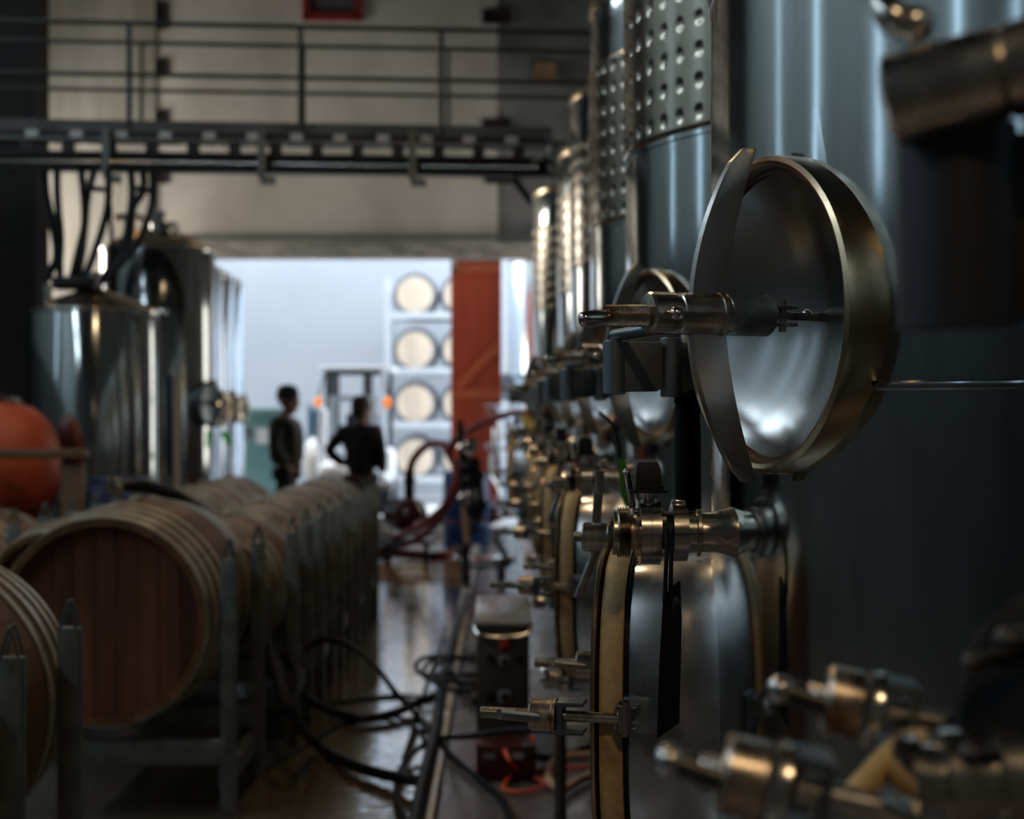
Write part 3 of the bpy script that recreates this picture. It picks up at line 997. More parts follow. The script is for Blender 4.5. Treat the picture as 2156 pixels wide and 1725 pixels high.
def near_clamp(P0, P1, name='clamp'):
    """swing bolt from its tip P0 to its root P1"""
    P0, P1 = Vector(P0), Vector(P1)
    d = (P1 - P0)
    L = d.length
    d.normalize()
    root = MB().cyl(P0 + d * L * 0.62, P1, 0.0095, seg=16).build(name, bright_steel, t0)
    MB().thread(P0 + d * 0.02, P0 + d * L * 0.30, 0.0105, 0.0034, 0.0015).build('thread', fitting_steel, root)
    hd = MB().cyl(P0, P0 + d * L * 0.26 + V(0, -0.004, -0.004), 0.0095, seg=14).build('handle', MATS['hinge_dark'], root)
    MB().ball(P0, 0.0115).build('handle_end', bright_steel, root)
    M = axis_frame(P0 + d * L * 0.25, d)
    MB().lathe([(0.025, 0), (0.0275, 0.003), (0.0275, L * 0.20), (0.025, L * 0.21)], 28, M).build('nut', rusty_steel, root)
    M = axis_frame(P0 + d * L * 0.49, d)
    MB().lathe([(0.029, 0), (0.030, 0.002), (0.030, L * 0.07), (0.028, L * 0.075)], 28, M).build('washer', bright_steel, root)
    M = axis_frame(P0 + d * L * 0.57, d)
    MB().box((0, 0.024, L * 0.09), (0.044, 0.005, L * 0.16), M).box((0, -0.024, L * 0.09), (0.044, 0.005, L * 0.16), M).box((0, 0, L * 0.17), (0.044, 0.05, 0.006), M).build('clevis', dark_steel, root)
    return root


near_clamp(at(1645, 1452, 1.12), at(2010, 1530, 1.10))
near_clamp(at(1412, 1602, 0.98), at(1850, 1700, 0.96))
# door of that tank: collar, gasket, plate seen at a slant
Md = frame(at(2330, 1600, 1.10), V(-0.80, 0.60, 0))
def ringd(off, u):
    return [(x, y, u) for x, y in superellipse(0.16 + off, 0.125 + off, 64, 2.6)]
MB().rings([ringd(0, -0.2), ringd(0, 0.06), ringd(-0.01, 0.07)], True, True, True, Md).build('door_collar', foam_m, t0)
MB().tube([at(1790, 1690, 1.02), at(1830, 1645, 1.05), at(1880, 1590, 1.07), at(1935, 1565, 1.07), at(1990, 1600, 1.06)], 0.011, 12).build('gasket', gasket_m, t0)
# outlet valve
vz = MB()
a0, a1 = at(1900, 1650, 1.0), at(2260, 1640, 1.0)
Mv = axis_frame(a0, a1 - a0)
vz.lathe([(0.026, 0), (0.034, 0.001), (0.034, 0.010), (0.028, 0.011), (0.028, 0.024), (0.038, 0.025), (0.038, 0.045), (0.030, 0.046), (0.030, 0.06), (0.040, 0.061), (0.040, 0.08), (0.028, 0.082), (0.028, 0.13)], 36, Mv)
vz.build('outlet_valve', bright_steel, t0)
MB().tube([at(1850, 1690, 0.98), at(1900, 1715, 0.98), at(1960, 1735, 0.98)], 0.012, 10).build('outlet_pipe', bright_steel, t0)
for px, py, rr in ((2045, 1590, 0.008), (2045, 1395, 0.006), (2125, 1350, 0.010)):
    q = at(px, py, 0.97)
    MB().cyl(q, q + V(0.12, 0.07, 0.0), rr, seg=12).ball(q, rr * 1.05).build('bolt', MATS['hinge_dark'], t0)
# manway sleeve, yoke and hinge of that tank
q0, q1 = at(1868, 215, 0.98), at(2340, 95, 0.92)
Mq = axis_frame(q0, q1 - q0)
MB().lathe([(0.024, 0), (0.031, 0.003), (0.032, 0.01), (0.032, 0.075), (0.029, 0.077), (0.032, 0.08), (0.032, (q1 - q0).length)], 36, Mq).build('screw_sleeve', fitting_steel, t0)
MB().tube([at(1845, -60, 0.99), at(1858, 0, 0.99), at(1880, 38, 0.98), at(1925, 52, 0.98)], 0.011, 12).ball(at(1925, 52, 0.98), 0.013).build('pin_handle', bright_steel, t0)
hb = MB()
h0, h1 = at(2015, 270, 1.0), at(2015, 690, 1.0)
hb.cyl(h1, h0, 0.040, seg=24)
hb.box((at(2110, 480, 1.0)), (0.09, 0.03, 0.13), bevel=0.004)
hb.build('hinge_barrel', pbr('hinge_black', (0.03, 0.033, 0.04), 0.5, 0.5), t0)

# ================================================================== BARRELS
def make_barrel(rb, rh, L, nst, grp, boards=8):
    """wine barrel lying along Y, centre at the origin"""
    root = thing('wine_barrel', 'x', 'barrel', (0, 0, 0), grp)

    def rad(y):
        return rb - (rb - rh) * (abs(y) / (L / 2)) ** 2
    th = 0.028
    n = 9
    rings = []
    hw = PI / nst * 0.985
    for k in range(n):
        y = -L / 2 + L * k / (n - 1)
        r = rad(y)
        pts = [(r * math.sin(a), y, r * math.cos(a)) for a in (-hw, -hw * 0.33, hw * 0.33, hw)]
        pts += [((r - th) * math.sin(a), y, (r - th) * math.cos(a)) for a in (hw, -hw)]
        rings.append(pts)
    st = MB().rings(rings).mesh('stave', wood_m, True, 30)
    for k in range(nst):
        o = link('stave', st, root)
        o.rotation_euler = (0, 2 * PI * k / nst, 0)
    # hoops
    for y, wd in ((-0.477, 0.044), (-0.395, 0.044), (-0.305, 0.044), (-0.20, 0.038), (0.20, 0.038), (0.305, 0.044), (0.395, 0.044), (0.477, 0.044)):
        y *= L
        w = wd * L
        pr = []
        for yy in (y - w / 2, y + w / 2):
            pr.append((rad(min(max(yy, -L / 2), L / 2)) + 0.006, yy))
        prof = [(pr[0][0] - 0.0065, pr[0][1]), pr[0], pr[1], (pr[1][0] - 0.0065, pr[1][1])]
        MB().lathe(prof, 56, Matrix.Rotation(-PI / 2, 4, 'X'), loop=True).build('hoop', hoop_m, root)
    # head boards, front
    ri = rh - th + 0.002
    yb = -L / 2 + 0.045
    bwid = 2 * ri / boards
    for k in range(boards):
        x0, x1 = -ri + bwid * k + 0.0012, -ri + bwid * (k + 1) - 0.0012
        poly = []
        m = 6
        for i in range(m + 1):
            x = x0 + (x1 - x0) * i / m
            poly.append((x, math.sqrt(max(0, ri * ri - x * x))))
        for i in range(m, -1, -1):
            x = x0 + (x1 - x0) * i / m
            poly.append((x, -math.sqrt(max(0, ri * ri - x * x))))
        dy = 0.0015 * ((k * 7) % 3)
        M = Matrix(((1, 0, 0, 0), (0, 0, -1, yb + dy), (0, 1, 0, 0), (0, 0, 0, 1)))
        MB().prism(poly, -0.02, 0.0, M, bevel=0.0015).build('head_board', headw_m, root, smooth=False)
    MB().lathe([(ri, 0), (ri, 0.02)], 40, Matrix.Translation(V(0, L / 2 - 0.06, 0)) @ Matrix.Rotation(-PI / 2, 4, 'X')).build('back_head', headw_m, root)
    MB().lathe([(0.028, rb - 0.01), (0.030, rb + 0.012), (0.022, rb + 0.016)], 18).build('bung', pbr('bung_silicone', (0.35, 0.30, 0.25), 0.5) if 'bung_silicone' not in MATS else MATS['bung_silicone'], root)
    return root


big = make_barrel(0.455, 0.415, 1.04, 30, 'barrels on the racks in the hall', 9)
place(big, (-1.60, 6.20, 0.785), 0, 'large oak barrel showing its full reddish head beside the first tall post')
o = copy_tree(big)
place(o, (-1.74, 3.86, 0.785), 0.0, 'oak barrel half out of the frame behind the lowest capped posts')
std = make_barrel(0.345, 0.298, 0.93, 26, 'barrels on the racks in the hall', 8)
bar_ys = [7.26, 8.26, 9.26, 10.26, 11.26]
ordn = ['first', 'second', 'third', 'fourth', 'fifth']
first = True
for ci, (x, nm) in enumerate(((-1.42, 'aisle'), (-2.22, 'inner'))):
    for k, y in enumerate(bar_ys):
        o = std if first else copy_tree(std)
        first = False
        z = 0.685 + (0.03 if ci else 0.0)
        place(o, (x if ci == 0 else -2.17, y, 0.745), (0.02 * ((k * 5 + ci) % 3 - 1)), '%s oak barrel behind the large barrel, in the %s' % (ordn[k], 'line beside the aisle posts' if nm == 'aisle' else 'line next to the steel tanks'))
for k, (x, y) in enumerate(((-3.03, 8.25),)):
    o = copy_tree(std)
    place(o, (x, y, 0.70), 0, ['oak barrel at the frame edge below the orange tank', 'oak barrel under the orange tank, behind the one at the frame edge'][k])


def make_rack(xr, xl, ys, ztop, zb, label):
    """steel barrel rack: four capped posts, cross beams, cradles"""
    ym = sum(ys) / 2
    r = thing('barrel_rack', label, 'rack', ((xl + xr) / 2, ym, 0), 'steel racks under the barrels')
    w = 0.062
    for x in (xr, xl):
        for y in ys:
            p = MB().box((x, y, ztop / 2), (w, 0.045, ztop), bevel=0.004).build('post', galv, r)
            c = MB()
            hh = 0.075
            for yy in (y - 0.018, y + 0.018):
                c.tube([(x - w / 2 + 0.006, yy, ztop - 0.01), (x - 0.007, yy, ztop + hh * 0.78), (x, yy, ztop + hh), (x + 0.007, yy, ztop + hh * 0.78), (x + w / 2 - 0.006, yy, ztop - 0.01)], 0.0048, 6, 3)
            c.build('post_cap', galv, p)
    for y in ys:
        MB().box(((xl + xr) / 2, y, zb - 0.055), (xr - xl, 0.05, 0.10), bevel=0.004).build('cross_beam', galv, r)
    for x in (xr - 0.02, xl + 0.02):
        MB().box((x, ym, zb - 0.16), (0.05, abs(ys[1] - ys[0]), 0.08), bevel=0.003).build('side_rail', galv, r)
    return r


rk = [(-1.235, -2.35, (3.58, 4.06), 1.02, 0.31, 'barrel rack with the two lowest capped posts in front of the large barrel'),
      (-1.105, -2.85, (5.74, 6.42), 1.035, 0.31, 'barrel rack carrying the large barrel with the reddish head')]
for k, y in enumerate(bar_ys):
    rk.append((-1.035, -2.575, (y - 0.26, y + 0.24), 1.03, 0.40, '%s barrel rack beyond the large barrel along the aisle' % ordn[k]))
for a in rk:
    make_rack(*a)

# black hose lying over the barrels
t = thing('barrel_hose', 'black hose with steel end draped over the large barrel', 'hose', tuple(at(232, 1048, 6.4)))
MB().tube([at(236, 1024, 6.4), at(300, 1024, 6.5), at(372, 1046, 6.75), at(430, 1088, 6.76), at(478, 1148, 6.74), at(520, 1230, 6.58), at(545, 1330, 6.56), at(560, 1420, 6.6)], 0.030, 10).build('hose_line', rubber_m, t)
MB().cyl(at(228, 1023, 6.38), at(250, 1025, 6.42), 0.040, seg=16).cyl(at(228, 1023, 6.38), at(231, 1044, 6.38), 0.024, seg=12).build('coupling', fitting_steel, t)

# ================================================================== LEFT-HAND TANKS
def left_tank(label, cx, cy, r, ztop, neck_h, fit, mat, grp='tanks opposite the row', zb=0.35):
    c = V(cx, cy, 0)
    t = thing('steel_tank', label, 'tank', (cx, cy, 0), grp)
    T = Matrix.Translation(c)
    MB().lathe([(0.1, zb - 0.12), (r, zb), (r, zb + 0.6), (r + 0.004, zb + 0.605), (r + 0.004, zb + 0.62), (r, zb + 0.625), (r, ztop - 0.02), (r - 0.01, ztop)], 96, T).build('shell', mat, t)
    MB().lathe([(r + 0.006, ztop - 0.03), (r + 0.010, ztop - 0.015), (r + 0.006, ztop), (r - 0.004, ztop)], 96, T).build('top_ring', bright_steel, t)
    MB().lathe([(r - 0.005, ztop - 0.002), (r * 0.82, ztop + neck_h * 0.22), (r * 0.3, ztop + neck_h * 0.62), (0.11, ztop + neck_h * 0.70)], 96, T).build('cone_top', fit, t)
    MB().lathe([(0.075, ztop + neck_h * 0.6), (0.075, ztop + neck_h), (0.092, ztop + neck_h), (0.092, ztop + neck_h + 0.03), (0.02, ztop + neck_h + 0.05)], 24, T).build('neck', bright_steel, t)
    for k in range(3):
        a = k * 2 * PI / 3 + 0.5
        x, y = cx + (r - 0.08) * math.cos(a), cy + (r - 0.08) * math.sin(a)
        MB().cyl((x, y, 0), (x, y, zb + 0.02), 0.035, seg=12).build('leg', dark_steel, t)
    return t


p = at(198, 655, 11.3)
L1 = left_tank('polished cylindrical tank with cone top under the hanging black hoses', p.x, 11.3, 0.505, p.z, 0.24, brushed_steel, tank_steel)
MB().cyl(at(100, 655, 11.0), at(100, 600, 11.0), 0.035, seg=12).build('side_neck', bright_steel, L1)
MB().tube([at(336, 1040, 11.0), at(337, 950, 11.0), at(336, 800, 11.0), at(334, 668, 11.0), at(350, 658, 11.0)], 0.022, 8).build('overflow_pipe', bright_steel, L1)
p = at(322, 522, 13.4)
L2 = left_tank('taller steel tank with fittings on its lid beside the doorway', p.x, 13.6, 0.53, p.z, 0.33, brushed_steel, tank_steel)
MB().cyl(at(340, 520, 13.4), at(340, 470, 13.4), 0.10, seg=16).cyl(at(368, 522, 13.4), at(368, 492, 13.4), 0.06, seg=12).tube([at(340, 478, 13.4), at(365, 470, 13.4), at(375, 480, 13.4)], 0.02, 8).cyl(at(402, 526, 13.4), at(402, 516, 13.4), 0.05, seg=12).build('lid_fittings', bright_steel, L2)
MB().lathe([(0.15, 0), (0.16, 0.03), (0.14, 0.05)], 32, Matrix.Translation(at(272, 465, 13.5))).build('lid_cover', brushed_steel, L2)
# sight glass column between the two tanks
t = thing('level_gauge', 'pale vertical level gauge standing between the two front steel tanks', 'gauge', tuple(at(378, 1040, 12.2)))
MB().tube([V(at(372, 0, 12.2).x, 12.2, 0.0), at(372, 1050, 12.2), at(372, 930, 12.2), at(374, 800, 12.2)], 0.028, 8).build('tube', whitemetal_m, t)
MB().box(at(358, 900, 12.3), (0.06, 0.05, 0.9), bevel=0.005).build('back_strip', navy_m, t)
oth = []
for k, (pxr, yt, Y) in enumerate(((466, 565, 15.6), (491, 582, 16.7), (514, 596, 17.8))):
    p = at(pxr, yt, Y)
    r = 0.50
    tt = left_tank(['slim bright tank right after the tall steel tank by the doorway', 'middle one of the three slim bright tanks by the doorway', 'last slim bright tank, its edge against the white yard wall'][k], p.x - r, Y, r, p.z, 0.25, brushed_steel, outer_steel)
    oth.append((tt, p.x - r, Y, r))

# round hatches and tags of that line, facing the aisle
HT = [(L2, at(322, 522, 13.4).x, 13.6, 0.53)] + oth
HC = []
for k, ((tt, cx, cyy, r), (py, rr)) in enumerate(zip(HT, ((850, 0.20), (862, 0.175), (858, 0.17), (862, 0.16)))):
    u = V(0.93, -0.37, 0).normalized()
    c = V(cx + u.x * r, cyy + u.y * r, at(0, py, cyy).z)
    HC.append(c)
    M = frame(c, u)
    X = lambda x, y, z: M @ V(x, y, z)
    hr = MB().lathe([(rr + 0.01, -0.05), (rr + 0.01, 0.06), (rr - 0.012, 0.065), (rr - 0.02, 0.03), (0.001, 0.0)], 40, M, cap0=False).build('hatch_ring', brushed_steel if k else dark_steel, tt)
    MB().box((0, 0, 0.085), (0.03, rr * 2.3, 0.03), M, bevel=0.006).build('hatch_yoke', dark_steel, hr)
    MB().cyl(X(0, 0, 0.02), X(0, 0, 0.15), 0.022, seg=12).build('hatch_screw', brushed_steel, hr)
    MB().ball(X(0, rr * 0.95, 0.085), 0.04).build('yoke_knob', brushed_steel, hr)
flat_tag('valve_tag', 'narrow green tag hanging below the dark round hatch', 'tag', ((434, 906), (447, 909), (443, 944), (433, 942)), 13.3, pbr('deep_green_tag', (0.12, 0.42, 0.10), 0.5), ((440, 907), HC[0] + V(0.03, -0.03, -0.17)))
flat_tag('valve_tag', 'slanting dark green tag hanging below the slim tank hatches', 'tag', ((463, 912), (474, 905), (492, 930), (479, 941)), 15.3, MATS['deep_green_tag'], ((468, 908), HC[1] + V(0.03, -0.03, -0.14)))
flat_tag('valve_tag', 'bright red tag hanging beside the teal bin', 'tag', ((519, 903), (527, 905), (529, 915), (522, 931)), 17.4, pbr('bright_red_tag', (0.80, 0.03, 0.08), 0.5), ((523, 904), HC[3] + V(0.03, -0.03, -0.13)))

translucent(MATS['deep_green_tag'])
translucent(MATS['bright_red_tag'])
# orange fibreglass vessel on its stand, shelf board and post
OY = 10.2
oc = at(0, 985, OY)
t = thing('orange_vessel', 'round orange vessel with a metal cap beside the barrels', 'vessel', (oc.x, OY, 0))
pr = []
for k in range(16):
    a = -PI / 2 + PI * k / 15
    pr.append((max(0.001, 0.43 * math.cos(a) ** 0.75 if math.cos(a) > 0 else 0.001), oc.z + 0.475 * math.sin(a)))
MB().lathe(pr, 48, Matrix.Translation(V(oc.x, OY, 0))).build('belly', orange_m, t)
MB().lathe([(0.15, oc.z + 0.45), (0.16, oc.z + 0.48), (0.13, oc.z + 0.50), (0.03, oc.z + 0.53)], 32, Matrix.Translation(V(oc.x, OY, 0))).build('cap', fitting_steel, t)
for k in range(3):
    a = k * 2 * PI / 3 + 0.4
    MB().cyl((oc.x + 0.25 * math.cos(a), OY + 0.25 * math.sin(a), 0), (oc.x + 0.22 * math.cos(a), OY + 0.22 * math.sin(a), oc.z - 0.32), 0.025, seg=10).build('leg', dark_steel, t)
t = thing('wooden_stand', 'dark wooden shelf with post in front of the orange vessel', 'stand', tuple(at(100, 1000, 9.5)))
a, b2 = at(-60, 955, 9.5), at(182, 957, 9.5)
MB().box(((a.x + b2.x) / 2, 9.5, (a.z + b2.z) / 2), (b2.x - a.x, 0.16, 0.06), bevel=0.006).build('shelf_board', brownwood_m, t)
pz = at(152, 957, 9.5)
MB().box((pz.x, 9.52, pz.z / 2 - 0.03), (0.14, 0.09, pz.z - 0.06), bevel=0.006).build('post', brownwood_m, t)
pz = at(-50, 957, 9.5)
MB().box((pz.x, 9.52, pz.z / 2 - 0.03), (0.10, 0.09, pz.z - 0.06), bevel=0.006).build('post', brownwood_m, t)
# blue crate before the polished tank
bc = at(250, 1035, 10.4)
t = thing('blue_crate', 'navy blue crate standing in front of the polished tank', 'crate', (bc.x, 10.4, 0))
zt = at(0, 1010, 10.4).z
w, dd = 0.32, 0.30
cb = MB()
for (cx, cyy, sx, sy) in ((0, -dd / 2, w, 0.02), (0, dd / 2, w, 0.02), (-w / 2, 0, 0.02, dd), (w / 2, 0, 0.02, dd)):
    cb.box((bc.x + cx, 10.4 + cyy, zt / 2), (sx, sy, zt), bevel=0.003)
cb.box((bc.x, 10.4, 0.02), (w, dd, 0.03))
cb.build('walls', navy_m, t)
MB().box((bc.x, 10.4, zt + 0.005), (w + 0.04, dd + 0.04, 0.02), bevel=0.004).build('lid', navy_m, t)
for k, dx in enumerate((-0.1, -0.03, 0.04, 0.10)):
    MB().box((bc.x + dx, 10.4 - dd / 2 - 0.012, zt - 0.08), (0.03, 0.004, 0.05 + 0.01 * (k % 2))).build('label_mark', pbr('mark_grey', (0.12, 0.16, 0.24), 0.6) if 'mark_grey' not in MATS else MATS['mark_grey'], t)

# ================================================================== WALKWAY
walkblack = pbr('walkway_black', (0.022, 0.017, 0.016), 0.7, 0, 0.2, 6)
wk = thing('overhead_walkway', 'steel walkway with pipe railings crossing high over the hall', 'walkway', (-2, 11.5, 3.5))
Yl, Yr = 11.25, 11.62


def wy(x):
    f = (x + 4.2) / 4.6
    return Yl + (Yr - Yl) * f


wang = math.atan2(Yr - Yl, 4.6)
Xa, Xb = -6.2, 0.40
dirw = V(math.cos(wang), math.sin(wang), 0)
nrm = V(-math.sin(wang), math.cos(wang), 0)


def WP(x, off, z):
    return V(x, wy(x), z) + nrm * off


def wbox(x0, x1, off, z0, z1, th, mb=None):
    mb = mb or MB()
    c = (WP(x0, off, (z0 + z1) / 2) + WP(x1, off, (z0 + z1) / 2)) / 2
    mb.box(c, ((x1 - x0), th, z1 - z0), rz=wang)
    return mb


wbox(Xa, Xb, 0, 3.835, 3.925, 0.02).build('toe_plate', pbr('walk_grey', (0.10, 0.10, 0.09), 0.7, 0.0, 0.25, 3), wk, smooth=False)
wbox(Xa, Xb + 0.2, 0.62, 3.86, 3.93, 0.02).build('toe_plate', MATS['walk_grey'], wk, smooth=False)
npl = 24
for k in range(npl):
    x0 = Xa + (Xb - Xa) * k / npl
    wbox(x0 + 0.01, x0 + (Xb - Xa) / npl - 0.01, 0.31, 3.84, 3.86, 0.58).build('deck_plate', walkblack, wk, smooth=False)
k = 0
x = Xa
while x < Xb - 0.2:
    wbox(x + 0.105, x + 0.345, 0.0, 3.785, 3.832, 0.05).build('joist_block', walkblack, wk, smooth=False)
    x += 0.345
gap_m = pbr('gap_pale', (0.62, 0.60, 0.55), 0.6, 0, 0.12, 8)  # pale blocks stand in for the bright gaps between joist blocks
x = Xa
while x < Xb - 0.2:
    wbox(x + 0.006, x + 0.100, -0.01, 3.782, 3.836, 0.03).build('gap_block', gap_m, wk, smooth=False)
    x += 0.345
wbox(Xa, Xb, 0.0, 3.762, 3.782, 0.05).build('mid_rail', galv, wk, smooth=False)
x = Xa + 0.1
while x < Xb - 0.05:
    wbox(x, x + 0.095, 0.0, 3.665, 3.762, 0.06).build('spacer', walkblack, wk, smooth=False)
    x += 0.325
wbox(Xa, Xb - 0.02, 0.0, 3.622, 3.668, 0.12).build('main_beam', black_m, wk, smooth=False)
wbox(Xa, Xb - 0.02, 0.05, 3.55, 3.622, 0.02).build('beam_web', black_m, wk, smooth=False)
wbox(Xa, Xb - 0.02, 0.0, 3.515, 3.552, 0.12).build('beam_flange', black_m, wk, smooth=False)
# cable conduit in the web (ribbed, glinting)
pr = []
L = (WP(Xb - 0.1, 0, 0) - WP(Xa, 0, 0)).length
nn = int(L / 0.05)
for k in range(nn):
    pr += [(0.022, L * k / nn), (0.031, L * (k + 0.5) / nn)]
MB().lathe(pr, 10, axis_frame(WP(Xa, -0.015, 3.586), dirw)).build('conduit', bright_steel, wk)
for px in (232, 551, 866):
    xx = at(px, 0, 11.4).x
    b = MB()
    wbox(xx - 0.03, xx + 0.03, -0.085, 3.46, 3.86, 0.03, b)
    c = WP(xx + 0.05, -0.05, 3.45)
    b.box(c, (0.12, 0.09, 0.06), rz=wang)
    b.build('hanger_bracket', galv, wk, smooth=False)
rail_m = pbr('railing_paint', (0.050, 0.052, 0.042), 0.5, 0.2, 0.2, 6)
# pipe railings, near and far
for off, zt_, zm, rr, nm in ((0.0, 4.70, 4.29, 0.020, 'railing'), (0.62, 4.70, 4.30, 0.018, 'railing')):
    rl = MB().cyl(WP(Xa, off, zt_), WP(1.0, off, zt_), rr, seg=12).build(nm, rail_m, wk)
    MB().cyl(WP(Xa, off, zm), WP(1.0, off, zm), rr * 0.9, seg=12).build('mid_bar', rail_m, rl)
    for px in ((280, 633, 928, -60) if off == 0 else (318, 652, 955)):
        xx = at(px, 0, wy(-1.5) + off).x
        MB().cyl(WP(xx, off, 3.84 if off == 0 else 3.9), WP(xx, off, zt_), 0.022 if off == 0 else 0.016, seg=12).build('stanchion', rail_m, rl)
# end bracket and knee brace near the tanks
b = MB()
b.tube([WP(0.36, 0, 3.86), WP(0.40, 0.0, 3.72), WP(0.40, 0.0, 3.5)], 0.03, 8)
b.cyl(at(1085, 382, 11.7), at(1118, 425, 11.9), 0.035, seg=10)
b.cyl(at(1120, 345, 11.4), at(1190, 305, 11.4), 0.02, seg=10)
b.build('end_brace', galv, wk)

# hanging black hoses to the polished tank, each a thing
hp = [((95, 350), (97, 400), (110, 470), (118, 540), (98, 590)),
      ((120, 350), (121, 420), (128, 500), (126, 560), (128, 610)),
      ((170, 350), (176, 410), (178, 470), (165, 530), (148, 600)),
      ((200, 355), (185, 410), (180, 470), (172, 540), (160, 605)),
      ((228, 352), (228, 420), (216, 480), (196, 540), (178, 585)),
      ((232, 430), (234, 480), (236, 530), (230, 560), (215, 580)),
      ((275, 352), (278, 410), (272, 460), (258, 520), (215, 590)),
      ((300, 355), (302, 400), (280, 440), (268, 520), (205, 600)),
      ((320, 350), (322, 410), (312, 460), (278, 530), (200, 605))]
hw_ = ['first', 'second', 'third', 'fourth', 'fifth', 'sixth', 'seventh', 'eighth', 'ninth']
for k, pts in enumerate(hp):
    Y = 11.28 - 0.02 * (k % 3)
    o = MB().tube([at(x, y, Y) for x, y in pts], 0.030 if k != 5 else 0.018, 10).build('hanging_hose', rubber_m)
    tag(o, '%s of the black hoses hanging from the walkway, counted from the dark partition' % hw_[k], 'hose', 'black hoses hanging from the walkway')
t = thing('hose_manifold', 'black manifold gathering the hanging hoses above the polished tank', 'manifold', tuple(at(165, 605, 11.2)))
MB().box(at(160, 597, 11.2), (0.34, 0.2, 0.10), bevel=0.02).build('block', black_m, t)
MB().cyl(at(198, 598, 11.2), at(198, 572, 11.2), 0.045, seg=16).build('pipe', bright_steel, t)
b = MB()
b.tube([at(170, 400, 11.2), at(185, 396, 11.2), at(222, 400, 11.2)], 0.022, 8)
o = b.build('hose_tie', rubber_m)
tag(o, 'short black cross hose tying two hanging hoses together', 'hose tie')
o = MB().tube([at(278, 405, 11.2), at(296, 395, 11.2), at(318, 405, 11.2)], 0.022, 8).build('hose_tie', rubber_m)
tag(o, 'curved black tie between the hanging hoses beside the pillar edge', 'hose tie')

# ================================================================== PEOPLE
def skin_mesh(verts, edges, radii, root=0, sub=1, extra=None, voxel=None):
    me = bpy.data.meshes.new('sk')
    me.from_pydata([Vector(v) for v in verts], edges, [])
    o = bpy.data.objects.new('sk', me)
    COL.objects.link(o)
    m = o.modifiers.new('s', 'SKIN')
    m.use_smooth_shade = True
    for i, sv in enumerate(me.skin_vertices[0].data):
        r = radii[i]
        sv.radius = r if isinstance(r, tuple) else (r, r)
        sv.use_root = (i == root)
    s = o.modifiers.new('d', 'SUBSURF')
    s.levels = sub
    s.render_levels = sub
    dg = bpy.context.evaluated_depsgraph_get()
    out = bpy.data.meshes.new_from_object(o.evaluated_get(dg))
    bpy.data.objects.remove(o)
    return out


def join_remesh(meshes, voxel, mat, name):
    bm = bmesh.new()
    for me in meshes:
        bm.from_mesh(me)
    me = bpy.data.meshes.new(name)
    bm.to_mesh(me)
    bm.free()
    o = bpy.data.objects.new('j', me)
    COL.objects.link(o)
    m = o.modifiers.new('r', 'REMESH')
    m.mode = 'VOXEL'
    m.voxel_size = voxel
    s = o.modifiers.new('sm', 'SMOOTH')
    s.iterations = 3
    dg = bpy.context.evaluated_depsgraph_get()
    out = bpy.data.meshes.new_from_object(o.evaluated_get(dg))
    bpy.data.objects.remove(o)
    out.materials.clear()
    out.materials.append(mat)
    out.shade_smooth()
    out.name = name
    return out


def head_mesh(c, fwd, scale=1.0):
    """head with nose, brow, chin, ears; c = centre, fwd = facing"""
    f = Vector(fwd).normalized()
    s = V(0, 0, 1).cross(f).normalized()
    u = f.cross(s).normalized()
    M = Matrix((s, f, u)).transposed().to_4x4()
    M.translation = c
    mb = MB()
    k = scale
    mb.ball((0, -0.008 * k, 0.022 * k), 0.1 * k, (0.77, 0.98, 0.95), 20, 14, M)
    mb.ball((0, 0.026 * k, -0.045 * k), 0.072 * k, (0.80, 0.86, 1.0), 16, 12, M)
    mb.ball((0, 0.062 * k, -0.092 * k), 0.028 * k, (1.1, 0.9, 0.8), 12, 8, M)
    mb.ball((0, 0.100 * k, -0.020 * k), 0.018 * k, (0.75, 1.0, 1.5), 10, 8, M)
    mb.ball((0, 0.086 * k, 0.030 * k), 0.030 * k, (1.9, 0.5, 0.45), 12, 8, M)
    mb.ball((0, 0.088 * k, -0.062 * k), 0.016 * k, (1.5, 0.7, 0.5), 10, 8, M)
    for sx in (-1, 1):
        mb.ball((sx * 0.078 * k, -0.012 * k, -0.012 * k), 0.030 * k, (0.35, 0.65, 1.05), 10, 8, M)
    eyes = []
    for sx in (-1, 1):
        eyes.append(MB().ball((sx * 0.032 * k, 0.082 * k, 0.006 * k), 0.0115 * k, (1, 0.8, 0.8), 10, 8, M))
    return mb.mesh('head', skin_m), eyes, M


def hand_chains(wrist, fdir, side, curl=0.25):
    """palm + five fingers: list of (verts, edges, radii)"""
    f = Vector(fdir).normalized()
    s = Vector(side).normalized()
    s = (s - f * s.dot(f)).normalized()
    n = f.cross(s)
    res = []
    W = Vector(wrist)
    res.append(([W, W + f * 0.045, W + f * 0.085], [(0, 1), (1, 2)], [0.026, (0.036, 0.018), (0.038, 0.016)]))
    lens = [0.068, 0.078, 0.072, 0.056]
    for k in range(4):
        base = W + f * 0.075 + s * (0.027 - 0.018 * k)
        d = f
        p1 = base + d * lens[k] * 0.5
        d2 = (f + n * curl).normalized()
        p2 = p1 + d2 * lens[k] * 0.32
        d3 = (f + n * curl * 2.4).normalized()
        p3 = p2 + d3 * lens[k] * 0.26
        res.append(([base - f * 0.02, p1, p2, p3], [(0, 1), (1, 2), (2, 3)], [0.0095, 0.0090, 0.0082, 0.0072]))
    tb = W + f * 0.025 + s * 0.026
    res.append(([tb - s * 0.01, tb + s * 0.018 + f * 0.03, tb + s * 0.026 + f * 0.058], [(0, 1), (1, 2)], [0.0125, 0.0105, 0.0085]))
    return res


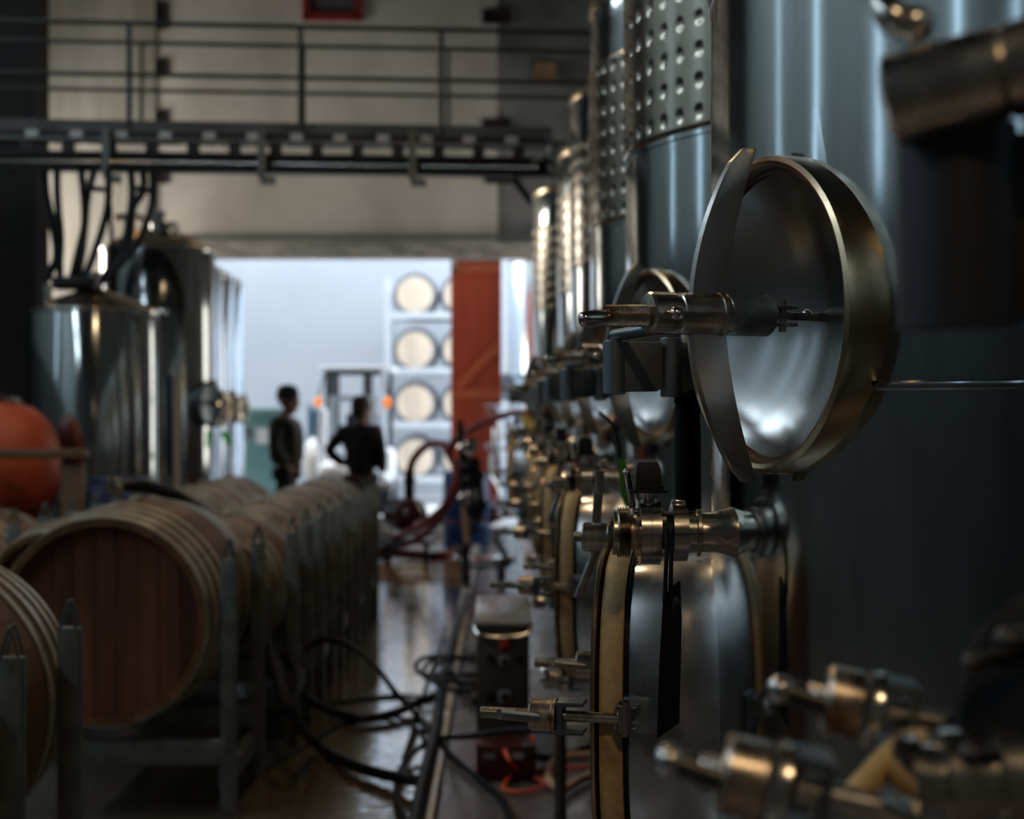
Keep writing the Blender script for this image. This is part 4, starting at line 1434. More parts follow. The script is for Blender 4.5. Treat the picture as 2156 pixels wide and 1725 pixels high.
def person(name, label, pos, facing, H, arms, head_dir, jacket_mat, hat, lean=0.0):
    """standing man. local: x = his left, y = forward. arms: list of (shoulder, elbow, wrist, fingerdir, thumb side)"""
    rt = thing(name, label, 'person', tuple(pos))
    f = Vector((math.cos(facing), math.sin(facing), 0))
    lft = V(-f.y, f.x, 0)
    k = H / 1.80

    def W(x, y, z):
        return Vector(pos) + lft * x * k + f * y * k + V(0, 0, z * k)
    # body graph
    v = [W(0, 0, 0.96), W(0, 0.01, 1.10), W(0, 0.0, 1.28), W(0, -0.02, 1.42), W(0, -0.012, 1.51), W(0, 0.005, 1.585)]
    e = [(0, 1), (1, 2), (2, 3), (3, 4), (4, 5)]
    r = [(0.145, 0.105), (0.135, 0.10), (0.155, 0.11), (0.125, 0.085), 0.078, 0.072]
    for sx in (1, -1):
        b = len(v)
        v += [W(sx * 0.095, 0, 0.88), W(sx * 0.105, 0.015, 0.50), W(sx * 0.11, -0.02, 0.10), W(sx * 0.115, 0.05, 0.04), W(sx * 0.12, 0.16, 0.03)]
        e += [(0, b), (b, b + 1), (b + 1, b + 2), (b + 2, b + 3), (b + 3, b + 4)]
        r += [0.088, 0.058, 0.042, 0.045, 0.035]
    hands = []
    cloth_arm = []
    for (sh, el, wr, fd, sd) in arms:
        b = len(v)
        v += [W(*sh), W(*el), W(*wr)]
        e += [(3, b), (b, b + 1), (b + 1, b + 2)]
        r += [0.060, 0.043, 0.028]
        cloth_arm.append((W(*sh), W(*el), W(*wr)))
        dirv = (lft * fd[0] + f * fd[1] + V(0, 0, fd[2]))
        sdv = (lft * sd[0] + f * sd[1] + V(0, 0, sd[2]))
        hands.append((W(*wr), dirv, sdv))
    body = skin_mesh(v, e, [tuple(c * k for c in q) if isinstance(q, tuple) else q * k for q in r])
    hc = W(0, 0.03, 1.68)
    hf = (lft * head_dir[0] + f * head_dir[1] + V(0, 0, head_dir[2])).normalized()
    hm, eyes, HM = head_mesh(hc, hf, 1.32 * k)
    parts = [body, hm]
    for (wv, dv, sv) in hands:
        for (cv, ce, cr) in hand_chains(wv, dv, sv):
            parts.append(skin_mesh(cv, ce, cr))
    bo = link('body', join_remesh(parts, 0.009, skin_m, 'body'), rt)
    for ey in eyes:
        ey.build('eye', black_m, rt)
    # jacket
    jv = [W(0, 0.0, 0.86), W(0, 0.01, 1.10), W(0, 0.0, 1.28), W(0, -0.02, 1.41), W(0, -0.012, 1.50)]
    je = [(0, 1), (1, 2), (2, 3), (3, 4)]
    wd_ = 1.16 if hat == 'beanie' else 1.0
    jr = [(0.215 * wd_, 0.205 * wd_), (0.21 * wd_, 0.205 * wd_), (0.225 * wd_, 0.215 * wd_), (0.185 * wd_, 0.165 * wd_), (0.105, 0.105)]
    for (sh, el, wr) in cloth_arm:
        b = len(jv)
        jv += [sh, el, el + (wr - el) * 0.94]
        je += [(3, b), (b, b + 1), (b + 1, b + 2)]
        jr += [0.098, 0.080, 0.058]
    link('jacket', join_remesh([skin_mesh(jv, je, [tuple(c * k for c in q) if isinstance(q, tuple) else q * k for q in jr])], 0.013, jacket_mat, 'jacket'), rt)
    tv = [W(0, 0, 0.97)]
    te, tr = [], [(0.185, 0.16)]
    for sx in (1, -1):
        b = len(tv)
        tv += [W(sx * 0.095, 0, 0.86), W(sx * 0.105, 0.015, 0.50), W(sx * 0.11, -0.02, 0.09)]
        te += [(0, b), (b, b + 1), (b + 1, b + 2)]
        tr += [0.125, 0.098, 0.080]
    link('trousers', join_remesh([skin_mesh(tv, te, [tuple(c * k for c in q) if isinstance(q, tuple) else q * k for q in tr])], 0.013, trouser_m, 'trousers'), rt)
    for sx in (1, -1):
        bt = skin_mesh([W(sx * 0.11, -0.03, 0.13), W(sx * 0.113, -0.02, 0.05), W(sx * 0.12, 0.10, 0.045), W(sx * 0.122, 0.19, 0.038)], [(0, 1), (1, 2), (2, 3)], [0.062, 0.055, 0.050, 0.040])
        bt.materials.append(black_m)
        link('boot', bt, rt)
    if hat == 'beanie':
        mb = MB()
        mb.lathe([(0.122, 0.005), (0.130, 0.015), (0.130, 0.066), (0.124, 0.073), (0.124, 0.11), (0.106, 0.152), (0.066, 0.178), (0.01, 0.188)], 28, HM @ Matrix.Translation(V(0, -0.012, 0.012)) @ Matrix.Diagonal((0.90, 1.10, 1.02, 1)) @ Matrix.Rotation(0.12, 4, 'X'))
        mb.build('beanie', beanie_m, rt)
    else:
        mb = MB()
        mb.ball((0, -0.022, 0.050), 0.134, (0.80, 0.98, 0.88), 20, 14, HM)
        mb.ball((0, -0.062, -0.012), 0.100, (0.90, 0.75, 1.0), 16, 12, HM)
        mb.build('hair', hair_m, rt)
    return rt


pa = at(602, 0, 17.3)
person('person', 'man in a dark beanie and olive jacket standing side-on in the doorway', (pa.x, 17.3, 0), -0.12, 1.83,
       [((0.185, -0.03, 1.42), (0.24, -0.09, 1.15), (0.23, 0.06, 0.90), (0, 0.25, -1), (0, 1, 0)), ((-0.185, -0.03, 1.42), (-0.235, -0.08, 1.14), (-0.225, 0.10, 0.90), (0, 0.3, -1), (0, 1, 0))],
       (-0.15, 1, -0.12), jacketA_m, 'beanie')
pb = at(760, 0, 16.4)
person('person', 'man with short dark hair and navy jacket, back turned, hand on hip', (pb.x, 16.4, 0), PI / 2 - 0.1, 1.72,
       [((0.20, -0.02, 1.42), (0.385, -0.13, 1.19), (0.20, 0.02, 1.00), (-0.8, 0.5, -0.25), (0.2, 0.6, 0.7)), ((-0.20, -0.02, 1.42), (-0.26, -0.05, 1.14), (-0.25, 0.06, 0.90), (0, 0.25, -1), (0, 1, 0))],
       (-0.45, 1, -0.25), jacketB_m, 'hair')
# pale print on the shoulder of the navy jacket omitted: unreadable

# ================================================================== YARD: forklift, barrels, bin, tanks
FX = at(752, 0, 21.5).x
FY = 21.3
fk = thing('forklift', 'white forklift with dark roof posts and orange lamps out in the yard', 'forklift', (FX, FY, 0))
b = MB()
b.box((FX, FY + 0.9, 0.62), (1.0, 0.9, 0.75), bevel=0.08)
b.box((FX, FY + 0.2, 0.45), (0.95, 0.9, 0.35), bevel=0.04)
b.build('chassis', whitemetal_m, fk)
MB().box((FX, FY + 0.75, 1.05), (0.52, 0.5, 0.16), bevel=0.03).box((FX, FY + 0.98, 1.32), (0.5, 0.10, 0.42), bevel=0.03).build('seat', black_m, fk)
for sx, sy in ((-0.36, -0.2), (0.20, -0.2), (-0.42, 1.2), (0.42, 1.2)):
    x = FX + sx
    MB().box((x, FY + sy, 1.38), (0.14 if sy < 0 else 0.08, 0.08, 1.62), bevel=0.01).build('roof_post', guard_m, fk)
rf = MB().box((FX, FY + 0.5, 2.21), (1.06, 1.5, 0.07), bevel=0.02).build('roof_guard', whitemetal_m, fk)
MB().box((FX, FY - 0.2, 2.15), (0.78, 0.09, 0.09), bevel=0.008).build('cross_bar', guard_m, rf)
for sx in (-0.52, 0.50):
    MB().ball((FX + sx - 0.02, FY - 0.16, 1.70), 0.062, (1, 1, 1.4)).build('lamp', amber_m, fk)
    MB().cyl((FX + sx - 0.02, FY - 0.15, 1.78), (FX + sx * 0.85, FY - 0.12, 2.15), 0.018, seg=8).build('lamp_arm', grey_m, fk)
for sx in (-0.45, 0.45):
    for sy in (-0.1, 1.0):
        MB().cyl((FX + sx - 0.09, FY + sy, 0.27), (FX + sx + 0.09, FY + sy, 0.27), 0.27, seg=24).build('wheel', rubber_m, fk)
ms = MB()
for sx in (-0.30, 0.30):
    ms.box((FX + sx, FY - 0.42, 1.0), (0.09, 0.11, 1.6), bevel=0.006)
ms.box((FX, FY - 0.42, 1.76), (0.69, 0.08, 0.08)).box((FX, FY - 0.42, 0.55), (0.69, 0.08, 0.10))
ms.build('mast', pbr('mast_grey', (0.42, 0.45, 0.48), 0.4, 0.3), fk)
for sx in (-0.22, 0.22):
    MB().box((FX + sx, FY - 0.85, 0.12), (0.10, 0.75, 0.04), bevel=0.008).build('fork', dark_steel, fk)
MB().lathe([(0.16, 0), (0.175, 0.01), (0.16, 0.02)], 24, Matrix.Translation(V(FX - 0.05, FY + 0.25, 1.15)) @ Matrix.Rotation(0.6, 4, 'X')).build('steering_wheel', black_m, fk)
o = thing('white_bag', 'crumpled white sack lying by the forklift', 'sack', tuple(at(705, 990, 19.3)))
bb = MB().ball(at(708, 992, 19.3), 0.24, (1.1, 0.8, 0.62)).ball(at(720, 1002, 19.3), 0.2, (1.1, 0.9, 0.6))
bb.build('sack_body', paper_m, o)
p = at(708, 1010, 19.3)
MB().box((p.x, 19.3, p.z / 2 - 0.05), (0.5, 0.4, p.z - 0.1), bevel=0.02).build('carton', whitemetal_m, o)

# white round container, blue sheets
p = at(652, 0, 19.6)
t = thing('white_drum', 'rounded white drum end beside the blue sheets', 'drum', (p.x, 19.6, 0))
zc = at(0, 972, 19.6).z
M = axis_frame(V(p.x + 0.06, 19.6, zc), V(-1, -0.25, 0))
MB().lathe([(0.02, 0.18), (0.15, 0.165), (0.27, 0.10), (0.33, 0.03), (0.34, 0.0), (0.30, -0.02)], 32, M).build('drum_end', whitemetal_m, t)
MB().box((p.x, 19.6, (zc - 0.30) / 2), (0.20, 0.4, zc - 0.30), bevel=0.01).build('stand', grey_m, t)
p = at(668, 0, 20.35)
t = thing('blue_sheets', 'upright stack of blue and white sheets next to the forklift', 'sheets', (p.x, 20.35, 0))
for k, (dx, m_) in enumerate(((-0.09, bluepanel_m), (-0.02, MATS['blue_sheet']), (0.05, whitemetal_m), (0.10, whitemetal_m))):
    MB().box((p.x + dx, 20.35 + 0.02 * k, 0.83 - 0.03 * (k % 2)), (0.055, 0.3, 1.66 - 0.06 * (k % 2)), bevel=0.004).build('sheet', m_, t)

# teal bin with label
a, b2 = at(505, 868, 20.5), at(600, 868, 20.5)
t = thing('teal_bin', 'teal metal bin with a white paper label outside the doorway', 'bin', ((a.x + b2.x) / 2, 20.5, 0))
w = b2.x - a.x
xm = (a.x + b2.x) / 2
MB().box((xm, 20.7, a.z / 2), (w, 0.7, a.z), bevel=0.02).build('body', teal_m, t)
MB().box((xm, 20.68, a.z + 0.02), (w + 0.06, 0.78, 0.09), bevel=0.015).build('lid', pbr('teal_light', (0.24, 0.43, 0.43), 0.5), t)
p = at(552, 918, 20.33)
MB().box((p.x, 20.34, p.z), (0.17, 0.008, 0.23)).build('paper_label', paper_m, t)
MB().box((xm, 20.33, 0.36), (w, 0.03, 0.05)).build('rib', MATS['teal_light'], t)

# outdoor rack of pale barrels
RY = 24.6
def yb(py):
    return at(0, py, RY).z
sx_ = at(877, 0, RY).x
ob = thing('wine_barrel', 'x', 'barrel', (0, 0, 0), 'barrels on the white outdoor rack')
def rad2(y, rb=0.395, rh=0.350, L=0.95):
    return rb - (rb - rh) * (abs(y) / (L / 2)) ** 2
MB().lathe([(rad2(-0.475 + 0.95 * k / 10), -0.475 + 0.95 * k / 10) for k in range(11)], 40, Matrix.Rotation(-PI / 2, 4, 'X')).build('staves', palestave_m, ob)
for y in (-0.46, -0.38, -0.2, 0.2, 0.38, 0.46):
    MB().lathe([(rad2(y) - 0.002, y - 0.018), (rad2(y) + 0.006, y - 0.018), (rad2(y) + 0.006, y + 0.018), (rad2(y) - 0.002, y + 0.018)], 40, Matrix.Rotation(-PI / 2, 4, 'X'), loop=True).build('hoop', pbr('grey_hoop', (0.30, 0.33, 0.37), 0.4, 0.8) if 'grey_hoop' not in MATS else MATS['grey_hoop'], ob)
for k in range(6):
    ri = 0.305
    bw_ = 2 * ri / 6
    x0, x1 = -ri + bw_ * k + 0.002, -ri + bw_ * (k + 1) - 0.002
    poly = [(x0 + (x1 - x0) * i / 5, math.sqrt(max(0, ri * ri - (x0 + (x1 - x0) * i / 5) ** 2))) for i in range(6)]
    poly += [(x, -y) for x, y in reversed(poly)]
    M = Matrix(((1, 0, 0, 0), (0, 0, -1, -0.477), (0, 1, 0, 0), (0, 0, 0, 1)))
    MB().prism(poly, -0.01, 0.004, M).build('head_board', palehead_m, ob, smooth=False)
lv = ['top', 'second', 'third', 'lowest']
firstb = True
for i, py in enumerate((625, 739, 850, 962)):
    for j in range(2):
        o = ob if firstb else copy_tree(ob)
        firstb = False
        place(o, (sx_ + 0.80 * j, RY, yb(py)), 0, ('pale barrel on the %s level of the white outdoor rack' % lv[i]) if j == 0 else ('barrel half hidden by the red door on the %s level of the outdoor rack' % lv[i]))
rackwhite_m = pbr('rack_white', (0.52, 0.55, 0.58), 0.5, 0, 0.05, 5)
rk2 = thing('outdoor_rack', 'white steel rack stacking pale barrels against the yard wall', 'rack', (sx_ + 0.4, RY, 0))
for x in (sx_ - 0.46, sx_ + 1.27):
    for y in (RY - 0.54, RY + 0.54):
        MB().box((x, y, yb(590) / 2), (0.08, 0.07, yb(590)), bevel=0.006).build('upright', rackwhite_m, rk2, smooth=False)
for py in (625, 739, 850, 962):
    z = yb(py) - 0.36
    for y in (RY - 0.54, RY + 0.54):
        MB().box((sx_ + 0.42, y, z), (1.76, 0.06, 0.11), bevel=0.006).build('shelf_beam', rackwhite_m, rk2, smooth=False)

# bright tank outside beyond the red door, with hatch
t = left_tank('bright steel tank outside, just past the red door edge', 0.62, 20.9, 0.56, 3.75, 0.3, brushed_steel, outer_steel, 'tanks out in the yard')
c = at(1070, 815, 20.35)
M = frame(c, V(-0.75, -0.66, 0))
MB().lathe([(0.20, -0.2), (0.20, 0.03), (0.17, 0.035), (0.001, -0.03)], 32, M, cap0=False).build('hatch', dark_steel, t)
# stainless filter trolley glaring in the daylight
t = thing('filter_trolley', 'glaring stainless filter trolley with pipes by the red door', 'trolley', tuple(at(1065, 1090, 19.5)))
g0 = at(1062, 0, 19.5).x
for k, (px, y0, y1, rr) in enumerate(((1075, 880, 935, 0.075), (1085, 950, 985, 0.115), (1052, 860, 1095, 0.028), (1040, 900, 1000, 0.022), (1068, 1000, 1090, 0.05))):
    MB().lathe([(rr * 0.6, 0), (rr, 0.02), (rr, (y1 - y0) * 19.5 / FPX - 0.02), (rr * 0.6, (y1 - y0) * 19.5 / FPX)], 24, Matrix.Translation(at(px, y1, 19.5))).build('housing' if k < 2 else 'pipe', outer_steel, t)
b = MB()
for y in (855, 868, 938, 946):
    b.cyl(at(1020, y, 19.4), at(1062, y + 1, 19.4), 0.018, seg=10)
b.build('pipe_arm', outer_steel, t)
b = MB().tube([at(1032, 960, 19.4), at(1034, 1000, 19.4), at(1050, 1030, 19.4), at(1058, 1070, 19.4), at(1046, 1098, 19.4)], 0.025, 8)
b.build('drain_pipe', outer_steel, t)
MB().box((g0 + 0.05, 19.5, 0.32), (0.75, 0.5, 0.06), bevel=0.01).build('tray', outer_steel, t)
for sx in (-0.25, 0.33):
    for sy in (-0.18, 0.18):
        MB().cyl((g0 + sx, 19.5 + sy - 0.02, 0.15), (g0 + sx, 19.5 + sy + 0.02, 0.15), 0.15, seg=16).build('wheel', rubber_m, t)
# white pails in the doorway
for k, (px, py, Y, w, h, l) in enumerate(((1020, 1105, 17.0, 0.42, 0.20, 'low white tray on the floor near the blue drum'), (905, 1105, 18.3, 0.5, 0.16, 'white slab on the threshold behind the red pump'),
                                          (815, 1105, 18.3, 0.25, 0.22, 'small white box on the threshold beside the aisle posts'))):
    p = at(px, py, Y)
    t = thing('white_tray', l, 'tray', (p.x, Y, 0))
    MB().box((p.x, Y, h / 2), (w, 0.35, h), bevel=0.012).build('tub', whitemetal_m, t)
    MB().box((p.x, Y, h + 0.01), (w + 0.03, 0.38, 0.02), bevel=0.005).build('rim', paper_m, t)

# ================================================================== FLOOR EQUIPMENT
# blue drum
p = at(982, 0, 16.3)
t = thing('blue_drum', 'blue plastic drum standing behind the red hoses', 'drum', (p.x, 16.3, 0))
T = Matrix.Translation(V(p.x, 16.3, 0))
MB().lathe([(0.24, 0), (0.265, 0.03), (0.27, 0.28), (0.28, 0.30), (0.27, 0.32), (0.27, 0.56), (0.28, 0.58), (0.27, 0.60), (0.265, 0.85), (0.25, 0.90), (0.24, 0.90), (0.235, 0.87), (0.02, 0.87)], 40, T).build('body', blue_m, t)
MB().lathe([(0.04, 0.87), (0.04, 0.90), (0.01, 0.905)], 16, Matrix.Translation(V(p.x + 0.12, 16.25, 0))).build('bung', black_m, t)

# red pump on a trolley
PY_ = 15.1
p = at(858, 0, PY_)
t = thing('red_pump', 'dark red pump with upright black pipe on the wet floor', 'pump', (p.x, PY_, 0))
zc = at(0, 1085, PY_).z
MB().lathe([(0.10, -0.30), (0.17, -0.27), (0.19, -0.1), (0.19, 0.1), (0.16, 0.16), (0.09, 0.18)], 32, axis_frame(V(p.x, PY_, zc), V(0.5, -1, 0))).build('motor', pump_m, t)
MB().ball((p.x + 0.02, PY_ - 0.10, zc + 0.02), 0.17, (1, 1, 1)).cyl((p.x - 0.25, PY_, zc), (p.x + 0.2, PY_ - 0.05, zc - 0.02), 0.05, seg=12).build('pump_head', pump_m, t)
ptop = at(862, 992, PY_)
MB().cyl((p.x + 0.02, PY_, zc + 0.1), ptop, 0.055, seg=16).lathe([(0.075, 0), (0.075, 0.03)], 20, Matrix.Translation(V(ptop.x, PY_, ptop.z - 0.12))).build('riser', black_m, t)
MB().ball((p.x + 0.0, PY_ - 0.24, zc + 0.03), 0.03).ball((p.x + 0.12, PY_ - 0.2, zc + 0.06), 0.02).ball((p.x + 0.1, PY_ - 0.22, zc - 0.07), 0.025).build('plug', bright_steel, t)
MB().box((p.x, PY_, zc - 0.27), (0.55, 0.5, 0.05), bevel=0.01).build('base_plate', dark_steel, t)
for sx in (-0.2, 0.2):
    MB().cyl((p.x + sx - 0.02, PY_ - 0.15, 0.10), (p.x + sx + 0.02, PY_ - 0.15, 0.10), 0.10, seg=18).build('wheel', rubber_m, t)
    MB().cyl((p.x + sx, PY_ + 0.18, 0), (p.x + sx, PY_ + 0.18, zc - 0.25), 0.02, seg=8).build('leg', dark_steel, t)

# red hoses
def hose(name, lab, pts, r, mat, cat='hose', grp=None, seg=10):
    o = MB().tube([q if isinstance(q, Vector) else at(*q) for q in pts], r, seg).build(name, mat)
    return tag(o, lab, cat, grp)


hose('red_hose', 'dark red hose arching from the pump riser over to the stand', ((862, 994, 14.4), (872, 965, 14.3), (900, 938, 14.0), (932, 936, 13.5), (950, 965, 13.2), (962, 1000, 13.0), (945, 1055, 13.0), (910, 1090, 13.4), (880, 1110, 13.8), (845, 1128, 14.6), (800, 1140, 15.4), (760, 1150, 15.9)), 0.040, redhose_m)
hose('red_hose', 'long red hose rising from the stand up to the far tank valves', ((945, 960, 13.0), (955, 930, 12.9), (985, 908, 12.6), (1030, 886, 12.2), (1070, 873, 11.8), (1098, 870, 11.3), (1108, 871, 11.1)), 0.030, redhose_m)
hose('red_hose', 'red hose lying along the floor in front of the pump', ((770, 1168, 15.6), (830, 1163, 15.9), (880, 1168, 15.6), (930, 1172, 15.4), (970, 1160, 15.9)), 0.062, redhose_m)
hose('red_hose', 'red hose crossing behind the stand toward the pump base', ((800, 1158, 15.9), (870, 1140, 14.6), (910, 1110, 13.9), (945, 1060, 13.4), (960, 1020, 13.1)), 0.040, redhose_m)
hose('red_hose', 'thin red hose running low past the blue drum', ((905, 1100, 15.2), (960, 1098, 15.2), (1020, 1094, 15.2), (1085, 1085, 15.0)), 0.018, redhose_m)
# amber hoses on the floor
for k in range(3):
    y0 = 1188 + 13 * k
    Y = 1.62 * FPX / (y0 - VY)
    hose('amber_hose', 'amber hose lying across the wet floor, %s' % ('strand near the red hoses', 'middle strand', 'strand near the camera')[k],
         ((798, y0 + 2, Y), (850, y0 - 2, Y * 1.01), (910, y0 + 1, Y), (960, y0 - 1, Y), (1005, y0 + 4 * (k - 1), Y), (1060, y0 + 6 * (k - 1), Y)), 0.017, yelhose_m, grp='amber hoses on the wet floor')

# black hose stand with wooden handle
SY = 12.3
t = thing('hose_stand', 'black upright hose stand with wooden handle and couplings', 'stand', tuple(at(985, 1240, SY)))
MB().cyl(at(985, 1255, SY), at(968, 885, SY), 0.030, seg=12).build('mast', black_m, t)
MB().cyl(at(985, 1145, SY - 0.05), at(975, 1045, SY - 0.05), 0.032, 0.028, seg=12).build('wooden_handle', pbr('pale_wood', (0.36, 0.24, 0.15), 0.6), t)
for k, (px, py, m_) in enumerate(((982, 945, 'w'), (988, 985, 'b'), (996, 1010, 'b'), (985, 1050, 'w'), (1000, 1075, 'b'))):
    q = at(px, py, SY - 0.06)
    M = axis_frame(q, V(0.5, -0.6, 0.45))
    MB().lathe([(0.03, -0.05), (0.075, -0.03), (0.075, 0.03), (0.05, 0.04), (0.05, 0.09), (0.06, 0.10)], 20, M).build('coupling', black_m if m_ == 'b' else bright_steel, t)
MB().tube([at(975, 960, SY), at(1000, 990, SY), at(1015, 1060, SY), at(1000, 1110, SY), at(985, 1130, SY)], 0.024, 8).build('looped_pipe', black_m, t)
pl = MB()
pl.box(at(1020, 1175, SY + 0.2), (0.55, 0.35, 0.03), M=None, bevel=0.005)
pl.build('base_tray', bright_steel, t)
b = MB()
b.cyl(at(960, 1150, SY + 0.1), at(985, 1195, SY + 0.1), 0.03, seg=10).cyl(at(1040, 1130, SY + 0.1), at(1075, 1190, SY + 0.1), 0.03, seg=10)
b.cyl(at(985, 1195, SY + 0.1), at(1075, 1190, SY + 0.1), 0.02, seg=8)
b.build('tray_brace', dark_steel, t)
for px in (975, 1050):
    q = at(px, 1180, SY + 0.2)
    MB().cyl((q.x, q.y, 0.08), q, 0.02, seg=8).build('tray_leg', dark_steel, t)
for px in (985, 1060):
    q = at(px, 0, SY)
    MB().cyl((q.x - 0.02, SY, 0.20), (q.x + 0.02, SY, 0.20), 0.12, seg=18).build('wheel', black_m, t)

# control box
bx0, bx1 = at(1003, 0, 6.2).x, at(1115, 0, 6.2).x
bxm, bwid = (bx0 + bx1) / 2, bx1 - bx0
zt = at(0, 1318, 6.2).z
t = thing('control_cabinet', 'brown control cabinet with steel top and red button on the plinth', 'cabinet', (bxm, 6.55, 0.08))
MB().box((bxm, 6.6, (zt + 0.10) / 2), (bwid, 0.78, zt - 0.10), bevel=0.012).build('case', box_m, t)
MB().box((bxm, 6.6, zt + 0.012), (bwid + 0.025, 0.82, 0.028), bevel=0.010).build('steel_top', pbr('top_steel', (0.62, 0.60, 0.60), 0.30, 0.9), t)
MB().tube([(bx0 - 0.008, 6.20, zt + 0.004), (bx0 + 0.012, 6.16, zt - 0.03), (bxm, 6.155, zt - 0.042), (bx1 - 0.012, 6.16, zt - 0.03), (bx1 + 0.008, 6.20, zt + 0.004)], 0.009, 8).build('grab_rail', bright_steel, t)
q = at(1062, 1353, 6.2)
MB().box((q.x, 6.203, q.z), (0.042, 0.02, 0.048), bevel=0.004).build('red_button', redbtn_m, t)
for px, py, s_ in ((1032, 1388, 0.03), (1062, 1392, 0.042), (1092, 1388, 0.03), (1032, 1468, 0.03), (1063, 1468, 0.055)):
    q = at(px, py, 6.2)
    sw = MB().box((q.x, 6.205, q.z), (s_, 0.012, s_), bevel=0.002).build('switch_plate', grey_m if s_ > 0.04 else black_m, t)
    MB().cyl((q.x, 6.20, q.z), (q.x, 6.185, q.z), s_ * 0.33, seg=16).build('dial', black_m, sw)
for sx in (bx0 + 0.03, bx1 - 0.03):
    for yy in (6.28, 6.9):
        MB().cyl((sx, yy, 0.08), (sx, yy, 0.12), 0.025, seg=12).build('foot', black_m, t)
# red power box in front
t = thing('power_box', 'dark red power box with lit pilot lamp before the control cabinet', 'box', tuple(at(1065, 1600, 6.0)))
a, b2 = at(1003, 1600, 6.0), at(1128, 1548, 6.0)
MB().box(((a.x + b2.x) / 2, 6.05, 0.08 + 0.075), (b2.x - a.x, 0.2, 0.15), bevel=0.006).build('case', redbox_m, t)
q = at(1121, 1556, 5.95)
MB().cyl((q.x, 5.955, q.z), (q.x, 5.935, q.z), 0.009, seg=14).build('pilot_lamp', redled_m, t)
for px in (1030, 1090):
    q = at(px, 1592, 5.95)
    MB().box((q.x, 5.948, q.z), (0.05, 0.006, 0.025)).build('label_plate', grey_m, t)
# cords and hoses near it
def fl(px, py, z=0.09):
    Y = (CAM_Z - z) * FPX / (py - VY)
    return (px, py, Y)


hose('extension_lead', 'orange power lead looping on the plinth from the red box', (at(1062, 1580, 5.93), at(1075, 1605, 5.85), fl(1100, 1630, 0.10), fl(1140, 1643, 0.10), fl(1152, 1650, 0.10), fl(1120, 1665, 0.10), fl(1075, 1668, 0.10), fl(1060, 1655, 0.10), fl(1085, 1632, 0.10), fl(1150, 1622, 0.10), fl(1240, 1615, 0.10)), 0.009, orangecord_m, 'cord')
hose('pale_hose', 'pale pink hose looping behind the thin post on the plinth', (fl(1240, 1590, 0.11), fl(1170, 1600, 0.11), fl(1155, 1635, 0.11), fl(1165, 1655, 0.11), fl(1190, 1660, 0.11), fl(1215, 1645, 0.11), fl(1245, 1632, 0.11)), 0.018, palehose_m)
hose('black_hose', 'black hose loop on the plinth right of the red box', (fl(1250, 1570, 0.13), fl(1190, 1590, 0.11), fl(1140, 1596, 0.11), at(1110, 1585, 5.9)), 0.016, rubber_m)
p = at(1180, 0, 5.2)
o = MB().cyl((p.x, 5.2, 0.08), (p.x, 5.2, at(0, 1540, 5.2).z), 0.022, seg=14).cyl((p.x, 5.2, 0.08), (p.x, 5.2, 0.095), 0.05, seg=16).build('thin_post', pbr('post_brown', (0.10, 0.07, 0.045), 0.4, 0.6))
tag(o, 'thin steel post standing on the plinth by the sharp door', 'post')

# black hoses on the floor
FZ = 0.03
def g(px, py, z=FZ):
    Y = (CAM_Z - z) * FPX / (py - VY)
    return at(px, py, Y)


hose('black_hose', 'thick black hose running along the pale kerb', (g(868, 1760, 0.12), g(888, 1660, 0.12), g(915, 1540, 0.12), g(930, 1440, 0.12), g(945, 1380, 0.12), g(962, 1310, 0.12), g(985, 1255, 0.12)), 0.027, rubber_m)
hose('black_hose', 'black hose sagging from the barrel posts down to the aisle floor', (at(548, 1300, 6.7), at(575, 1400, 6.5), at(610, 1500, 6.25), g(670, 1570, 0.05), g(740, 1610, 0.04), g(810, 1632, 0.04), g(880, 1645, 0.06)), 0.026, rubber_m)
hose('black_hose', 'black hose sweeping from under the racks to the kerb', (at(600, 1370, 6.75), g(625, 1450, 0.2), g(680, 1490, 0.05), g(750, 1512, 0.035), g(820, 1505, 0.035), g(880, 1480, 0.05), g(915, 1468, 0.10)), 0.024, rubber_m)
hose('black_cable', 'black cable arching over the wet aisle from the racks', (at(640, 1368, 7.4), at(675, 1350, 7.4), at(720, 1352, 7.3), at(765, 1378, 7.2), at(800, 1415, 7.1), at(835, 1462, 6.9), g(880, 1510, 0.04), g(905, 1545, 0.06), g(960, 1600, 0.10), g(1020, 1650, 0.10), g(1060, 1690, 0.10), g(1075, 1740, 0.10)), 0.015, rubber_m)
hose('black_cable', 'black cable looping across the kerb toward the tank row', (g(862, 1740, 0.03), g(838, 1690, 0.03), g(835, 1650, 0.03), g(850, 1610, 0.03), g(890, 1570, 0.05), g(930, 1555, 0.10), at(1000, 1550, 5.8), at(1060, 1540, 5.6), at(1130, 1536, 5.4), at(1172, 1541, 5.2)), 0.014, rubber_m)
hose('black_cable', 'thin black cable lying across the reflection in the aisle', (g(560, 1500, 0.01), g(640, 1490, 0.01), g(740, 1475, 0.01), g(840, 1465, 0.01), g(905, 1470, 0.02)), 0.010, rubber_m)
hose('black_cable', 'faint black cable curving over the damp floor by the posts', (g(560, 1620, 0.01), g(640, 1570, 0.01), g(720, 1525, 0.01), g(800, 1508, 0.01), g(880, 1520, 0.02)), 0.010, rubber_m)
hose('black_cable', 'thin black lead lying just beside the pale kerb', (g(848, 1600, 0.01), g(862, 1560, 0.01), g(880, 1500, 0.01), g(905, 1420, 0.01), g(925, 1370, 0.01), g(938, 1320, 0.01)), 0.009, rubber_m)
